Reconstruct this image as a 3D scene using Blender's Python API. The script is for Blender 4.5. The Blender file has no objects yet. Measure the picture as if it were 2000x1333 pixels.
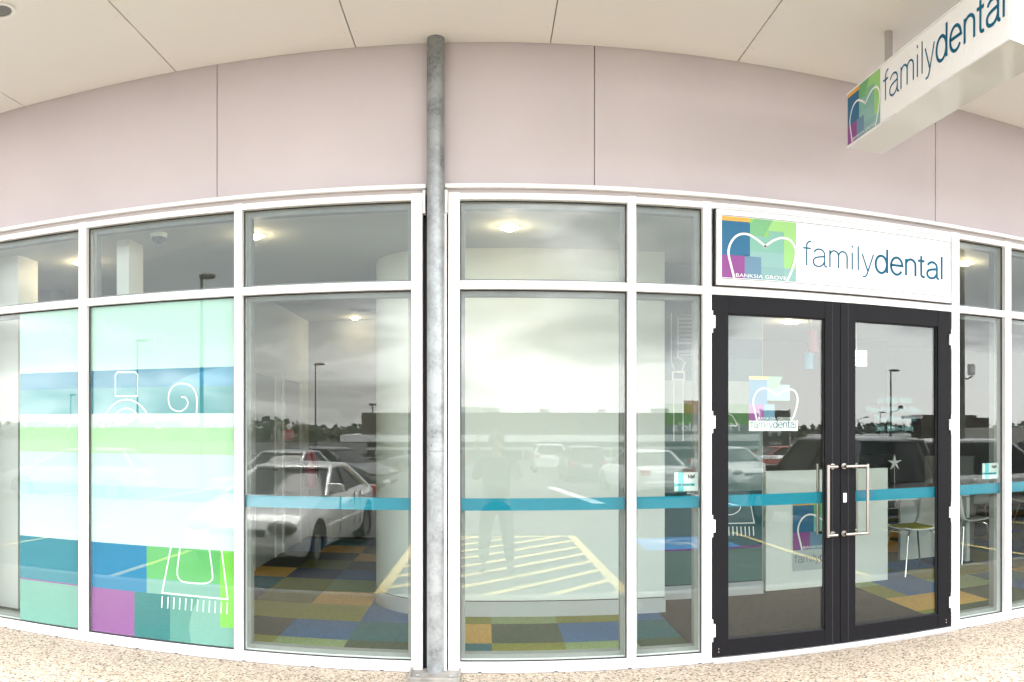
import bpy, bmesh, math, random
from mathutils import Vector, Matrix, noise
from math import radians as R, sin, cos, tan, pi, atan2
random.seed(7)
S = bpy.context.scene
COL = S.collection

# ------------------------------------------------------------------ camera
# the photograph is a phone panorama: a cylinder of about 75 degrees
D = 4.8          # metres from the lens to the shop glass
HC = 1.52        # lens height over the pavement
F, X0, Y0 = 1530.0, 950.0, 828.0     # pixels per radian, foot point column, level row
cam = bpy.data.cameras.new('panorama_camera')
cam.type = 'PANO'
cam.panorama_type = 'CENTRAL_CYLINDRICAL'
cam.central_cylindrical_range_u_min = -X0 / F
cam.central_cylindrical_range_u_max = (2000 - X0) / F
cam.central_cylindrical_range_v_min = -(1333 - Y0) / F
cam.central_cylindrical_range_v_max = Y0 / F
cam.central_cylindrical_radius = 1.0
cam.clip_start = 0.05
cam.clip_end = 2000
camo = bpy.data.objects.new('panorama_camera', cam)
camo.location = (0, 0, HC)
camo.rotation_euler = (R(90), 0, 0)
COL.objects.link(camo)
S.camera = camo

# ------------------------------------------------------------------ sky
EXPOSURE = 2.56
w = bpy.data.worlds.new('World'); S.world = w; w.use_nodes = True
nt = w.node_tree; nt.nodes.clear(); N = nt.nodes.new; L = nt.links.new
out = N('ShaderNodeOutputWorld'); bg = N('ShaderNodeBackground'); bg.inputs[1].default_value = 0.15
L(bg.outputs[0], out.inputs[0])
sky = N('ShaderNodeTexSky'); sky.sky_type = 'NISHITA'; sky.sun_disc = False
sky.sun_elevation = R(58); sky.sun_rotation = R(200)
tc = N('ShaderNodeTexCoord'); mp = N('ShaderNodeMapping'); mp.inputs['Scale'].default_value = (1, 1, 3.2)
mp.inputs['Location'].default_value = (0.35, 0.0, 0.2)
L(tc.outputs['Generated'], mp.inputs[0])
n1 = N('ShaderNodeTexNoise'); n1.inputs['Scale'].default_value = 3.6; n1.inputs['Detail'].default_value = 9; n1.inputs['Roughness'].default_value = .55
n1.inputs['Distortion'].default_value = .35
L(mp.outputs[0], n1.inputs[0])
sep = N('ShaderNodeSeparateXYZ'); L(tc.outputs['Generated'], sep.inputs[0])
el = N('ShaderNodeMapRange'); el.inputs['From Min'].default_value = 0.02; el.inputs['From Max'].default_value = 0.17
el.inputs['To Min'].default_value = -0.19; el.inputs['To Max'].default_value = 0.25; L(sep.outputs['Z'], el.inputs[0])
ax = N('ShaderNodeMapRange'); ax.inputs['From Min'].default_value = -0.30; ax.inputs['From Max'].default_value = 0.02
ax.inputs['To Min'].default_value = 0.08; ax.inputs['To Max'].default_value = -0.03; L(sep.outputs['X'], ax.inputs[0])
am = N('ShaderNodeMath'); am.operation = 'MULTIPLY_ADD'; am.inputs[1].default_value = 1.7; am.inputs[2].default_value = -.35; L(n1.outputs['Fac'], am.inputs[0])
ad = N('ShaderNodeMath'); ad.operation = 'ADD'; L(am.outputs[0], ad.inputs[0]); L(el.outputs[0], ad.inputs[1])
ax2 = N('ShaderNodeMapRange'); ax2.inputs['From Min'].default_value = 0.18; ax2.inputs['From Max'].default_value = 0.42
ax2.inputs['To Min'].default_value = 0; ax2.inputs['To Max'].default_value = -0.2; L(sep.outputs['X'], ax2.inputs[0])
ad1 = N('ShaderNodeMath'); ad1.operation = 'ADD'; L(ax.outputs[0], ad1.inputs[0]); L(ax2.outputs[0], ad1.inputs[1])
ad2 = N('ShaderNodeMath'); ad2.operation = 'ADD'; L(ad.outputs[0], ad2.inputs[0]); L(ad1.outputs[0], ad2.inputs[1])
cr = N('ShaderNodeValToRGB'); L(ad2.outputs[0], cr.inputs[0])
e = cr.color_ramp.elements
e[0].position = .36; e[0].color = (.80, .80, .79, 1)
e[1].position = .80; e[1].color = (.24, .245, .25, 1)
m_ = cr.color_ramp.elements.new(.47); m_.color = (.56, .56, .56, 1)
m_ = cr.color_ramp.elements.new(.58); m_.color = (.36, .36, .36, 1)
# an overcast sky is brighter overhead than low down
up = N('ShaderNodeMapRange'); up.inputs['From Min'].default_value = .25; up.inputs['From Max'].default_value = .8
up.inputs['To Min'].default_value = 12.0; up.inputs['To Max'].default_value = 36.0; L(sep.outputs['Z'], up.inputs[0])
sc = N('ShaderNodeVectorMath'); sc.operation = 'SCALE'; L(up.outputs[0], sc.inputs['Scale']); L(cr.outputs[0], sc.inputs[0])
mx = N('ShaderNodeMix'); mx.data_type = 'RGBA'; mx.inputs[0].default_value = .93
L(sky.outputs[0], mx.inputs[6]); L(sc.outputs[0], mx.inputs[7]); L(mx.outputs[2], bg.inputs[0])

sun = bpy.data.lights.new('sun', 'SUN'); sun.energy = 1.2; sun.angle = R(25); sun.color = (1, .97, .93)
so = bpy.data.objects.new('sun', sun); COL.objects.link(so)
sd = Vector((-.25, -.62, 1.05)).normalized()
so.rotation_euler = sd.to_track_quat('Z', 'Y').to_euler(); so.location = (0, -5, 20)

S.view_settings.view_transform = 'Standard'; S.view_settings.look = 'None'
S.view_settings.exposure = EXPOSURE; S.view_settings.gamma = 1
S.cycles.use_denoising = True
S.cycles.transparent_max_bounces = 24
S.cycles.max_bounces = 10
S.cycles.diffuse_bounces = 5
S.cycles.caustics_reflective = False; S.cycles.caustics_refractive = False
S.cycles.sample_clamp_indirect = 6

# ------------------------------------------------------------------ materials
MATS = {}
def mat(name, col, rough=.6, metal=0., spec=.5, bump=0., bscale=40., vary=0., vscale=6., emit=0., coat=0.):
    if name in MATS: return MATS[name]
    m = bpy.data.materials.new(name); m.use_nodes = True; t = m.node_tree
    b = t.nodes['Principled BSDF']
    b.inputs['Base Color'].default_value = (*col, 1); b.inputs['Roughness'].default_value = rough
    b.inputs['Metallic'].default_value = metal; b.inputs['Specular IOR Level'].default_value = spec
    b.inputs['Coat Weight'].default_value = coat; b.inputs['Coat Roughness'].default_value = .05
    if emit:
        b.inputs['Emission Color'].default_value = (*col, 1); b.inputs['Emission Strength'].default_value = emit
    if bump or vary:
        g = t.nodes.new('ShaderNodeTexCoord')
    if vary:
        n = t.nodes.new('ShaderNodeTexNoise'); n.inputs['Scale'].default_value = vscale; n.inputs['Detail'].default_value = 6
        t.links.new(g.outputs['Object'], n.inputs[0])
        mr = t.nodes.new('ShaderNodeMapRange'); mr.inputs['From Min'].default_value = .3; mr.inputs['From Max'].default_value = .7
        mr.inputs['To Min'].default_value = 1 - vary; mr.inputs['To Max'].default_value = 1 + vary
        t.links.new(n.outputs['Fac'], mr.inputs[0])
        v = t.nodes.new('ShaderNodeVectorMath'); v.operation = 'SCALE'; v.inputs[0].default_value = col
        t.links.new(mr.outputs[0], v.inputs['Scale']); t.links.new(v.outputs[0], b.inputs['Base Color'])
    if bump:
        n = t.nodes.new('ShaderNodeTexNoise'); n.inputs['Scale'].default_value = bscale; n.inputs['Detail'].default_value = 4
        t.links.new(g.outputs['Object'], n.inputs[0])
        bp = t.nodes.new('ShaderNodeBump'); bp.inputs['Strength'].default_value = bump; bp.inputs['Distance'].default_value = .01
        t.links.new(n.outputs['Fac'], bp.inputs['Height']); t.links.new(bp.outputs[0], b.inputs['Normal'])
    MATS[name] = m
    return m

def glass_mat(name, tint=(.93, .96, .94), ior=1.57):
    m = bpy.data.materials.new(name); m.use_nodes = True; t = m.node_tree; t.nodes.clear()
    o = t.nodes.new('ShaderNodeOutputMaterial'); mix = t.nodes.new('ShaderNodeMixShader')
    tr = t.nodes.new('ShaderNodeBsdfTransparent'); tr.inputs[0].default_value = (*tint, 1)
    gl = t.nodes.new('ShaderNodeBsdfGlossy'); gl.inputs['Roughness'].default_value = 0.0
    fr = t.nodes.new('ShaderNodeFresnel')
    ge = t.nodes.new('ShaderNodeNewGeometry'); ir = t.nodes.new('ShaderNodeMapRange')   # same reflectance on both faces of the sheet
    ir.inputs['To Min'].default_value = ior; ir.inputs['To Max'].default_value = 1 / ior
    t.links.new(ge.outputs['Backfacing'], ir.inputs[0]); t.links.new(ir.outputs[0], fr.inputs[0])
    t.links.new(fr.outputs[0], mix.inputs[0]); t.links.new(tr.outputs[0], mix.inputs[1]); t.links.new(gl.outputs[0], mix.inputs[2])
    t.links.new(mix.outputs[0], o.inputs[0])
    return m

M_frame = mat('white_powdercoat', (.80, .79, .80), .35, vary=.02, vscale=3)
M_gasket = mat('black_gasket', (.015, .015, .017), .6)
M_glass = glass_mat('window_glass')
M_door = mat('charcoal_powdercoat', (.007, .0068, .0085), .45, spec=.12, bump=.05, bscale=600)
M_steel = mat('brushed_steel', (.40, .37, .34), .3, 1.0)
M_chrome = mat('chrome', (.8, .8, .8), .08, 1.0)
M_tape = mat('teal_tape', (.0, .19, .28), .5, spec=.2)
M_white = mat('white_paint', (.80, .80, .79), .5)
M_text = mat('blue_lettering', (.004, .11, .20), .5, spec=.15)

def aggregate_mat():
    m = bpy.data.materials.new('exposed_aggregate'); m.use_nodes = True; t = m.node_tree; b = t.nodes['Principled BSDF']
    g = t.nodes.new('ShaderNodeTexCoord')
    v = t.nodes.new('ShaderNodeTexVoronoi'); v.inputs['Scale'].default_value = 72
    t.links.new(g.outputs['Object'], v.inputs[0])
    s = t.nodes.new('ShaderNodeSeparateXYZ'); t.links.new(v.outputs['Color'], s.inputs[0])
    r = t.nodes.new('ShaderNodeValToRGB'); r.color_ramp.interpolation = 'CONSTANT'
    el = r.color_ramp.elements
    el[0].position = 0; el[0].color = (.03, .024, .02, 1)
    el[1].position = .09; el[1].color = (.13, .085, .05, 1)
    for p, c in ((.2, (.22, .175, .125)), (.42, (.31, .265, .21)), (.68, (.41, .36, .28)), (.9, (.26, .17, .11))):
        k = el.new(p); k.color = (*c, 1)
    t.links.new(s.outputs[0], r.inputs[0])
    n = t.nodes.new('ShaderNodeTexNoise'); n.inputs['Scale'].default_value = 1.3; t.links.new(g.outputs['Object'], n.inputs[0])
    mr = t.nodes.new('ShaderNodeMapRange'); mr.inputs['To Min'].default_value = .85; mr.inputs['To Max'].default_value = 1.1
    t.links.new(n.outputs['Fac'], mr.inputs[0])
    sc = t.nodes.new('ShaderNodeVectorMath'); sc.operation = 'SCALE'; t.links.new(r.outputs[0], sc.inputs[0]); t.links.new(mr.outputs[0], sc.inputs['Scale'])
    mm = t.nodes.new('ShaderNodeMix'); mm.data_type = 'RGBA'; mm.inputs[7].default_value = (.31, .27, .22, 1)
    mr2 = t.nodes.new('ShaderNodeMapRange'); mr2.inputs['From Min'].default_value = .42; mr2.inputs['From Max'].default_value = .75
    t.links.new(v.outputs['Distance'], mr2.inputs[0]); t.links.new(mr2.outputs[0], mm.inputs[0]); t.links.new(sc.outputs[0], mm.inputs[6])
    t.links.new(mm.outputs[2], b.inputs['Base Color']); b.inputs['Roughness'].default_value = .8
    bp = t.nodes.new('ShaderNodeBump'); bp.inputs['Strength'].default_value = .35; bp.inputs['Distance'].default_value = .004; bp.invert = True
    t.links.new(v.outputs['Distance'], bp.inputs['Height']); t.links.new(bp.outputs[0], b.inputs['Normal'])
    return m
M_agg = aggregate_mat()

def galv_mat():
    m = bpy.data.materials.new('galvanised_steel'); m.use_nodes = True; t = m.node_tree; b = t.nodes['Principled BSDF']
    g = t.nodes.new('ShaderNodeTexCoord')
    v = t.nodes.new('ShaderNodeTexVoronoi'); v.inputs['Scale'].default_value = 60; t.links.new(g.outputs['Object'], v.inputs[0])
    n = t.nodes.new('ShaderNodeTexNoise'); n.inputs['Scale'].default_value = 9; n.inputs['Detail'].default_value = 8; t.links.new(g.outputs['Object'], n.inputs[0])
    s = t.nodes.new('ShaderNodeSeparateXYZ'); t.links.new(v.outputs['Color'], s.inputs[0])
    a = t.nodes.new('ShaderNodeMath'); a.operation = 'MULTIPLY_ADD'; a.inputs[1].default_value = .12; t.links.new(s.outputs[0], a.inputs[0]); t.links.new(n.outputs['Fac'], a.inputs[2])
    r = t.nodes.new('ShaderNodeValToRGB'); e = r.color_ramp.elements
    e[0].position = .34; e[0].color = (.17, .18, .185, 1); e[1].position = .68; e[1].color = (.34, .36, .37, 1)
    k = e.new(.45); k.color = (.24, .255, .26, 1)
    t.links.new(a.outputs[0], r.inputs[0]); t.links.new(r.outputs[0], b.inputs['Base Color'])
    # scuffs
    n2 = t.nodes.new('ShaderNodeTexNoise'); n2.inputs['Scale'].default_value = 28; n2.inputs['Detail'].default_value = 3; t.links.new(g.outputs['Object'], n2.inputs[0])
    r2 = t.nodes.new('ShaderNodeValToRGB'); e2 = r2.color_ramp.elements; e2[0].position = .735; e2[0].color = (0, 0, 0, 1); e2[1].position = .75; e2[1].color = (1, 1, 1, 1)
    t.links.new(n2.outputs['Fac'], r2.inputs[0])
    mm = t.nodes.new('ShaderNodeMix'); mm.data_type = 'RGBA'; mm.inputs[7].default_value = (.03, .03, .03, 1)
    t.links.new(r2.outputs[0], mm.inputs[0]); t.links.new(r.outputs[0], mm.inputs[6]); t.links.new(mm.outputs[2], b.inputs['Base Color'])
    b.inputs['Metallic'].default_value = .55; b.inputs['Roughness'].default_value = .42
    return m
M_galv = galv_mat()

# ------------------------------------------------------------------ mesh helpers
class MB:
    def __init__(s): s.bm = bmesh.new()
    def box(s, x0, x1, y0, y1, z0, z1, bev=0):
        r = bmesh.ops.create_cube(s.bm, size=1)
        vs = r['verts']
        for v in vs:
            v.co = Vector(((x0 + x1) / 2 + v.co.x * (x1 - x0), (y0 + y1) / 2 + v.co.y * (y1 - y0), (z0 + z1) / 2 + v.co.z * (z1 - z0)))
        if bev:
            es = list({e for v in vs for e in v.link_edges})
            bmesh.ops.bevel(s.bm, geom=es, offset=bev, segments=2, affect='EDGES', profile=.5)
        return s
    def cyl(s, p, q, r0, r1=None, n=16, cap=True):
        r1 = r0 if r1 is None else r1
        p = Vector(p); q = Vector(q); d = (q - p); h = d.length
        rot = d.to_track_quat('Z', 'Y').to_matrix().to_4x4()
        bmesh.ops.create_cone(s.bm, cap_ends=cap, segments=n, radius1=r0, radius2=r1, depth=h, matrix=Matrix.Translation((p + q) / 2) @ rot)
        return s
    def sph(s, c, r, sx=1, sy=1, sz=1, u=16, v=10):
        bmesh.ops.create_uvsphere(s.bm, u_segments=u, v_segments=v, radius=1, matrix=Matrix.Translation(c) @ Matrix.Diagonal((r * sx, r * sy, r * sz, 1)))
        return s
    def lathe(s, c, prof, n=24, cap=True):
        rings = []
        for r, z in prof:
            rings.append([s.bm.verts.new((c[0] + r * cos(2 * pi * i / n), c[1] + r * sin(2 * pi * i / n), c[2] + z)) for i in range(n)])
        for a, b in zip(rings, rings[1:]):
            for i in range(n):
                s.bm.faces.new((a[i], a[(i + 1) % n], b[(i + 1) % n], b[i]))
        if cap: s.bm.faces.new(rings[0][::-1]); s.bm.faces.new(rings[-1])
        return s
    def poly(s, pts):
        s.bm.faces.new([s.bm.verts.new(p) for p in pts]); return s
    def prism(s, pts, vec):
        vec = Vector(vec)
        a = [s.bm.verts.new(p) for p in pts]; b = [s.bm.verts.new(Vector(p) + vec) for p in pts]
        s.bm.faces.new(a[::-1]); s.bm.faces.new(b); n = len(a)
        for i in range(n): s.bm.faces.new((a[i], a[(i + 1) % n], b[(i + 1) % n], b[i]))
        bmesh.ops.recalc_face_normals(s.bm, faces=s.bm.faces)
        return s
    def tube(s, pts, r, n=8):
        pts = [Vector(p) for p in pts]; rings = []
        up = Vector((0, 0, 1))
        for i, p in enumerate(pts):
            t = (pts[min(i + 1, len(pts) - 1)] - pts[max(i - 1, 0)]).normalized()
            a = t.cross(up)
            if a.length < .05: a = t.cross(Vector((0, 1, 0)))
            a.normalize(); b = a.cross(t).normalized()
            rr = r[i] if isinstance(r, (list, tuple)) else r
            rings.append([s.bm.verts.new(p + rr * (cos(2 * pi * k / n) * a + sin(2 * pi * k / n) * b)) for k in range(n)])
        for A, B in zip(rings, rings[1:]):
            for i in range(n): s.bm.faces.new((A[i], A[(i + 1) % n], B[(i + 1) % n], B[i]))
        s.bm.faces.new(rings[0][::-1]); s.bm.faces.new(rings[-1])
        return s
    def build(s, name, m, parent=None, smooth=False):
        me = bpy.data.meshes.new(name)
        bmesh.ops.recalc_face_normals(s.bm, faces=s.bm.faces)
        s.bm.to_mesh(me); s.bm.free()
        if m: me.materials.append(m)
        if smooth:
            for p in me.polygons: p.use_smooth = True
            try: me.set_sharp_from_angle(angle=R(35))
            except Exception: pass
        o = bpy.data.objects.new(name, me); COL.objects.link(o)
        if parent:
            o.parent = parent
        return o

def tag(o, label=None, cat=None, group=None, kind=None):
    if label: o['label'] = label
    if cat: o['category'] = cat
    if group: o['group'] = group
    if kind: o['kind'] = kind
    return o
def thing(name, label, cat, loc=(0, 0, 0), rz=0, group=None):
    o = bpy.data.objects.new(name, None); o.empty_display_size = .2; COL.objects.link(o)
    o.location = loc; o.rotation_euler = (0, 0, rz)
    return tag(o, label, cat, group)
def copy_tree(o, parent=None):
    c = o.copy(); COL.objects.link(c)
    if parent: c.parent = parent
    for ch in list(o.children): copy_tree(ch, c)
    return c
def aim(px, py, Y):
    """point of the shop or its room, Y metres in front of the lens, for a spot measured on the photograph"""
    th = (px - X0) / F
    return Vector((Y * tan(th), Y, HC + (Y0 - py) / F * Y / cos(th)))
def wx(px, Y=D): return Y * tan((px - X0) / F)
def wz(py, px=X0, Y=D): return HC + (Y0 - py) / F * Y / cos((px - X0) / F)

class Flat:
    """flat artwork on a plane: origin, right vector, normal; v is up"""
    def __init__(s, O, u, n): s.O = Vector(O); s.u = Vector(u); s.n = Vector(n); s.v = Vector((0, 0, 1))
    def p(s, a, b, k=0): return s.O + s.u * a + s.v * b + s.n * k
    def rect(s, mb, a0, a1, b0, b1, k=0): return mb.poly([s.p(a0, b0, k), s.p(a1, b0, k), s.p(a1, b1, k), s.p(a0, b1, k)])
    def poly(s, mb, pts, k=0): return mb.poly([s.p(a, b, k) for a, b in pts])
    def ribbon(s, mb, pts, wd, k=0, closed=False):
        pts = [Vector(p) for p in pts]
        clean = [pts[0]]
        for p in pts[1:]:
            if (p - clean[-1]).length > 1e-6: clean.append(p)
        pts = clean
        if closed and (pts[0] - pts[-1]).length < 1e-6: pts = pts[:-1]
        n = len(pts); Lf = []; Rt = []
        for i in range(n):
            if closed: a, b, c = pts[i - 1], pts[i], pts[(i + 1) % n]
            else: a, b, c = pts[max(i - 1, 0)], pts[i], pts[min(i + 1, n - 1)]
            d1 = (b - a).normalized() if (b - a).length else (c - b).normalized()
            d2 = (c - b).normalized() if (c - b).length else d1
            t = (d1 + d2)
            t = t.normalized() if t.length > .05 else d1
            nn = Vector((-t.y, t.x)); cc = max(.45, nn.dot(Vector((-d2.y, d2.x))))
            Lf.append(b + nn * wd / 2 / cc); Rt.append(b - nn * wd / 2 / cc)
        rng = range(n) if closed else range(n - 1)
        VL = [mb.bm.verts.new(s.p(q.x, q.y, k)) for q in Lf]; VR = [mb.bm.verts.new(s.p(q.x, q.y, k)) for q in Rt]
        for i in rng:
            j = (i + 1) % n
            mb.bm.faces.new((VR[i], VR[j], VL[j], VL[i]))
        return mb
    def text(s, string, a, b, size, name, m, parent, k=0, width=None, bold=0, align='LEFT'):
        cu = bpy.data.curves.new('lettering', 'FONT'); cu.body = string; cu.size = size; cu.offset = bold; cu.align_x = align
        cu.resolution_u = 3
        ob = bpy.data.objects.new('lettering', cu); COL.objects.link(ob)
        me = bpy.data.meshes.new_from_object(ob)
        bpy.data.objects.remove(ob); bpy.data.curves.remove(cu)
        xs = [v.co.x for v in me.vertices]; sx = 1
        if width and xs: sx = width / (max(xs) - min(xs))
        for v in me.vertices: v.co = s.p(a + v.co.x * sx, b + v.co.y, k)
        me.materials.clear(); me.materials.append(m); me.name = name
        o = bpy.data.objects.new(name, me); COL.objects.link(o); o.parent = parent
        return o

def arc(cx, cy, rx, ry, a0, a1, n=14):
    return [(cx + rx * cos(R(a0 + (a1 - a0) * i / n)), cy + ry * sin(R(a0 + (a1 - a0) * i / n))) for i in range(n + 1)]
def bez(pts, n=16):
    o = []
    for i in range(n + 1):
        t = i / n; q = [Vector(p) for p in pts]
        while len(q) > 1: q = [q[j].lerp(q[j + 1], t) for j in range(len(q) - 1)]
        o.append(tuple(q[0]))
    return o
def spline(pts, n=8):
    o = []; P = [Vector(p) for p in pts]
    for i in range(len(P) - 1):
        a = P[max(i - 1, 0)]; b = P[i]; c = P[i + 1]; d = P[min(i + 2, len(P) - 1)]
        for k in range(n):
            t = k / n
            o.append(tuple(.5 * ((2 * b) + (c - a) * t + (2 * a - 5 * b + 4 * c - d) * t * t + (-a + 3 * b - 3 * c + d) * t ** 3)))
    o.append(tuple(P[-1])); return o

GL = {
 'f': (.27, [[(.12, 0), (.12, .56)] + arc(.25, .57, .13, .135, 180, 85), [(0, .5), (.25, .5)]]),
 'a': (.52, [arc(.25, .36, .17, .145, 165, 0) + [(.42, .12)] + bez([(.42, .1), (.42, -.02), (.50, .01)], 6),
             bez([(.42, .31), (.36, .27), (.05, .31), (.06, .13)], 10) + bez([(.06, .13), (.06, -.04), (.38, -.06), (.42, .18)], 12)]),
 'm': (.72, [[(.07, 0), (.07, .51)], arc(.21, .35, .14, .15, 180, 0) + [(.35, 0)], arc(.49, .35, .14, .15, 180, 0) + [(.63, 0)]]),
 'i': (.20, [[(.08, 0), (.08, .51)], [(.08, .65), (.08, .72)]]),
 'l': (.19, [[(.08, 0), (.08, .72)]]),
 'y': (.43, [[(.02, .51), (.21, .0)], [(.40, .51), (.2, -.05)] + bez([(.2, -.05), (.15, -.2), (.04, -.17)], 8)]),
 'd': (.54, [arc(.24, .25, .19, .26, 0, 360, 28), [(.445, 0), (.445, .72)]]),
 'e': (.50, [[(.04, .27), (.44, .27)] + arc(.24, .25, .2, .26, 5, 325, 26)]),
 'n': (.50, [[(.07, 0), (.07, .51)], arc(.24, .34, .17, .165, 180, 0) + [(.41, 0)]]),
 't': (.28, [[(.12, .66), (.12, .1)] + bez([(.12, .1), (.12, -.01), (.25, .01)], 6), [(.0, .5), (.24, .5)]]),
}
def wordmark(fl, a, b, unit, m_light, parent, k=.002, name='lettering', heavy=.074, light=.044):
    mb = MB(); x = a
    for i, ch in enumerate('familydental'):
        adv, strokes = GL[ch]; wd = light if i < 6 else heavy
        for j, s in enumerate(strokes):
            fl.ribbon(mb, [(x + px * unit, b + py * unit) for px, py in s], wd * unit, k + j * .0004 + (i % 2) * .0002)
        x += adv * unit
    return mb.build(name, m_light, parent)

def logo(fl, a, b, W, H, parent, k=.001, bank=True, fade=0., clear=False):
    """patchwork square with the tooth outline"""
    def c(col): return tuple(v * (1 - fade) + .75 * fade for v in col)
    tg = 'pale_' if fade else ''
    parts = [('orange', (.72, .38, .08), [(0, .37, .93, 1)]),
             ('navy', (.03, .14, .26), [(0, .37, .37, .93)]),
             ('leaf_green', (.24, .50, .13), [(.37, .62, .72, 1)]),
             ('lime', (.30, .56, .20), [(.62, 1, .82, 1), (.83, 1, .22, .82)]),
             ('sea_green', (.20, .42, .34), [(.37, .83, .46, .72), (.62, .83, .72, .82)]),
             ('plum', (.25, .07, .25), [(0, .3, 0, .37)]),
             ('slate', (.13, .24, .34), [(.3, .52, 0, .37)]),
             ('grey_teal', (.22, .38, .38), [(.52, .83, 0, .22), (.3, .37, .37, .38)]),
             ('pale_teal', (.24, .42, .40), [(.52, .83, .22, .46), (.37, .52, .37, .46), (.83, 1, 0, .22)])]
    for n, col, rs in parts:
        if clear and n in ('pale_teal', 'grey_teal', 'lime'): continue
        for r in rs:
            mb = MB(); fl.rect(mb, a + r[0] * W, a + r[1] * W, b + r[2] * H, b + r[3] * H, k)
            mb.build('logo_patch', mat('print_' + tg + n, c(col), .5, spec=.2), parent)
    # translucent looking leaf shape
    mb = MB()
    fl.poly(mb, [(a + x * W, b + y * H) for x, y in ((.37, .52), (.37, .72), (.55, .72), (.68, 1), (.44, 1), (.37, .9))], k + .001)
    mb.build('logo_patch', mat('print_' + tg + 'mid_green', c((.13, .38, .16)), .35), parent)
    mb = MB()
    tooth = spline([(.16, 0), (.12, .2), (.085, .42), (.13, .6), (.22, .71), (.34, .73), (.46, .66), (.575, .56), (.575, .56), (.68, .66), (.8, .72), (.92, .69), (.985, .56), (.985, .4), (.94, .2), (.87, 0)], 6)
    fl.ribbon(mb, [(a + x * W, b + y * H) for x, y in tooth], .028 * W, k + .002)
    mb.build('tooth_outline', M_white, parent)
    if bank:
        fl.text('BANKSIA GROVE', a + .175 * W, b + .02 * H, .085 * H, 'suburb_lettering', M_white, parent, k + .0025, width=.68 * W)

# ------------------------------------------------------------------ ground
Ym = 2 * D                       # a thing seen mirrored at depth V stands at Y = Ym - V
def gz(Y):
    V = Ym - Y
    if V < 12: return -.28 - .030 * (V - 6.9)
    if V < 60: return -.433 - .021 * (V - 12)
    return -1.441 - .004 * (V - 60)
M_asph = mat('asphalt', (.05, .049, .047), .85, bump=.4, bscale=120, vary=.18, vscale=1.5)
g = MB()
ys = [2.70, 0, -2.4, -5, -12, -25, -50.4, -120, -400, -900]
for a, b in zip(ys, ys[1:]):
    g.poly([(-700, a, gz(a)), (-700, b, gz(b)), (700, b, gz(b)), (700, a, gz(a))])
bmesh.ops.remove_doubles(g.bm, verts=g.bm.verts, dist=.001)
g.poly([(-700, 2.70, gz(2.7)), (700, 2.7, gz(2.7)), (700, 60, -.6), (-700, 60, -.6)])
bmesh.ops.remove_doubles(g.bm, verts=g.bm.verts, dist=.001)
tag(g.build('car_park_ground', M_asph), kind='structure')
p = MB().box(-22, 22, 2.84, D - .02, -.5, 0)
tag(p.build('pavement', M_agg), kind='structure')
k = MB().box(-22, 22, 2.70, 2.838, -.5, .003, .012)
tag(k.build('kerb', mat('kerb_concrete', (.42, .41, .38), .8, bump=.2, vary=.1)), kind='structure')

def slab_quad(mb, x0, Y0_, x1, Y1_, wd, lift=.005):
    d = Vector((x1 - x0, Y1_ - Y0_)); n = Vector((-d.y, d.x)).normalized() * wd / 2
    pts = [(x0 + n.x, Y0_ + n.y), (x0 - n.x, Y0_ - n.y), (x1 - n.x, Y1_ - n.y), (x1 + n.x, Y1_ + n.y)]
    mb.poly([(x, y, gz(y) + lift) for x, y in pts])
M_yel = mat('yellow_road_paint', (.72, .56, .20), .7, vary=.15, vscale=8)
M_wline = mat('white_road_paint', (.72, .72, .69), .7, vary=.12, vscale=8)
hz = MB()
hx0, hx1, hy0, hy1 = -1.15, 1.5, Ym - 13.7, Ym - 7.75
for a in ((hx0, hy0, hx0, hy1), (hx1, hy0, hx1, hy1), (hx0, hy0, hx1, hy0), (hx0, hy1, hx1, hy1)): slab_quad(hz, *a, .13, .005)
t0 = hy1 + 3
while t0 > hy0 - .5:
    # line from (hx0, t0) to (hx1, t0 - 2.9)
    pts = []
    x0, y0, x1, y1 = hx0, t0, hx1, t0 - 2.9
    s = (y1 - y0) / (x1 - x0)
    if y0 > hy1: x0 = x0 + (hy1 - y0) / s; y0 = hy1
    if y1 < hy0: x1 = x1 + (hy0 - y1) / s; y1 = hy0
    if x1 > x0 + .1: slab_quad(hz, x0, y0, x1, y1, .13, .009)
    t0 -= .78
tag(hz.build('painted_hatching', M_yel), kind='structure')
yl = MB(); slab_quad(yl, 4.42, Ym - 7.4, 4.42, Ym - 13.6, .1)
for x in (7.0, 9.6, -4.35, -7.0): slab_quad(yl, x, Ym - 8, x, Ym - 13.6, .1)
tag(yl.build('bay_line', M_yel), kind='structure')
wl = MB(); slab_quad(wl, 3.0, Ym - 20.6, 2.3, Ym - 28, .35)
for x in (6.3, 8.9, 11.5, -3.6, -6.4, -9.2, -12): slab_quad(wl, x, Ym - 19, x, Ym - 25, .12)
tag(wl.build('bay_marking', M_wline), kind='structure')
bl = MB(); bx, by = 3.2, Ym - 12.4
bl.poly([(bx - .75, by - .75, gz(by - .75) + .005), (bx + .75, by - .75, gz(by - .75) + .005), (bx + .75, by + .75, gz(by + .75) + .005), (bx - .75, by + .75, gz(by + .75) + .005)])
tag(bl.build('accessible_bay_marking', mat('blue_road_paint', (.05, .22, .55), .7)), kind='structure')
ws = MB()
def gp(a, b): return (bx - a, by + b)     # read from the road side
def gline(pts, wd):
    for (a, b), (c, d) in zip(pts, pts[1:]): slab_quad(ws, *gp(a, b), *gp(c, d), wd, .009)
gline([(-.08, .3), (-.05, .0), (.22, -.02), (.34, -.36), (.46, -.32)], .07)
gline([(-.05, .18), (.16, .17)], .06)
gline([(x * .9 - .06, y * .9 - .2) for x, y in arc(0, 0, .3, .3, 120, 350, 10)], .06)
gline([(-.14, .47), (-.02, .47)], .12)
tag(ws.build('wheelchair_symbol', M_wline), kind='structure')

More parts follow.
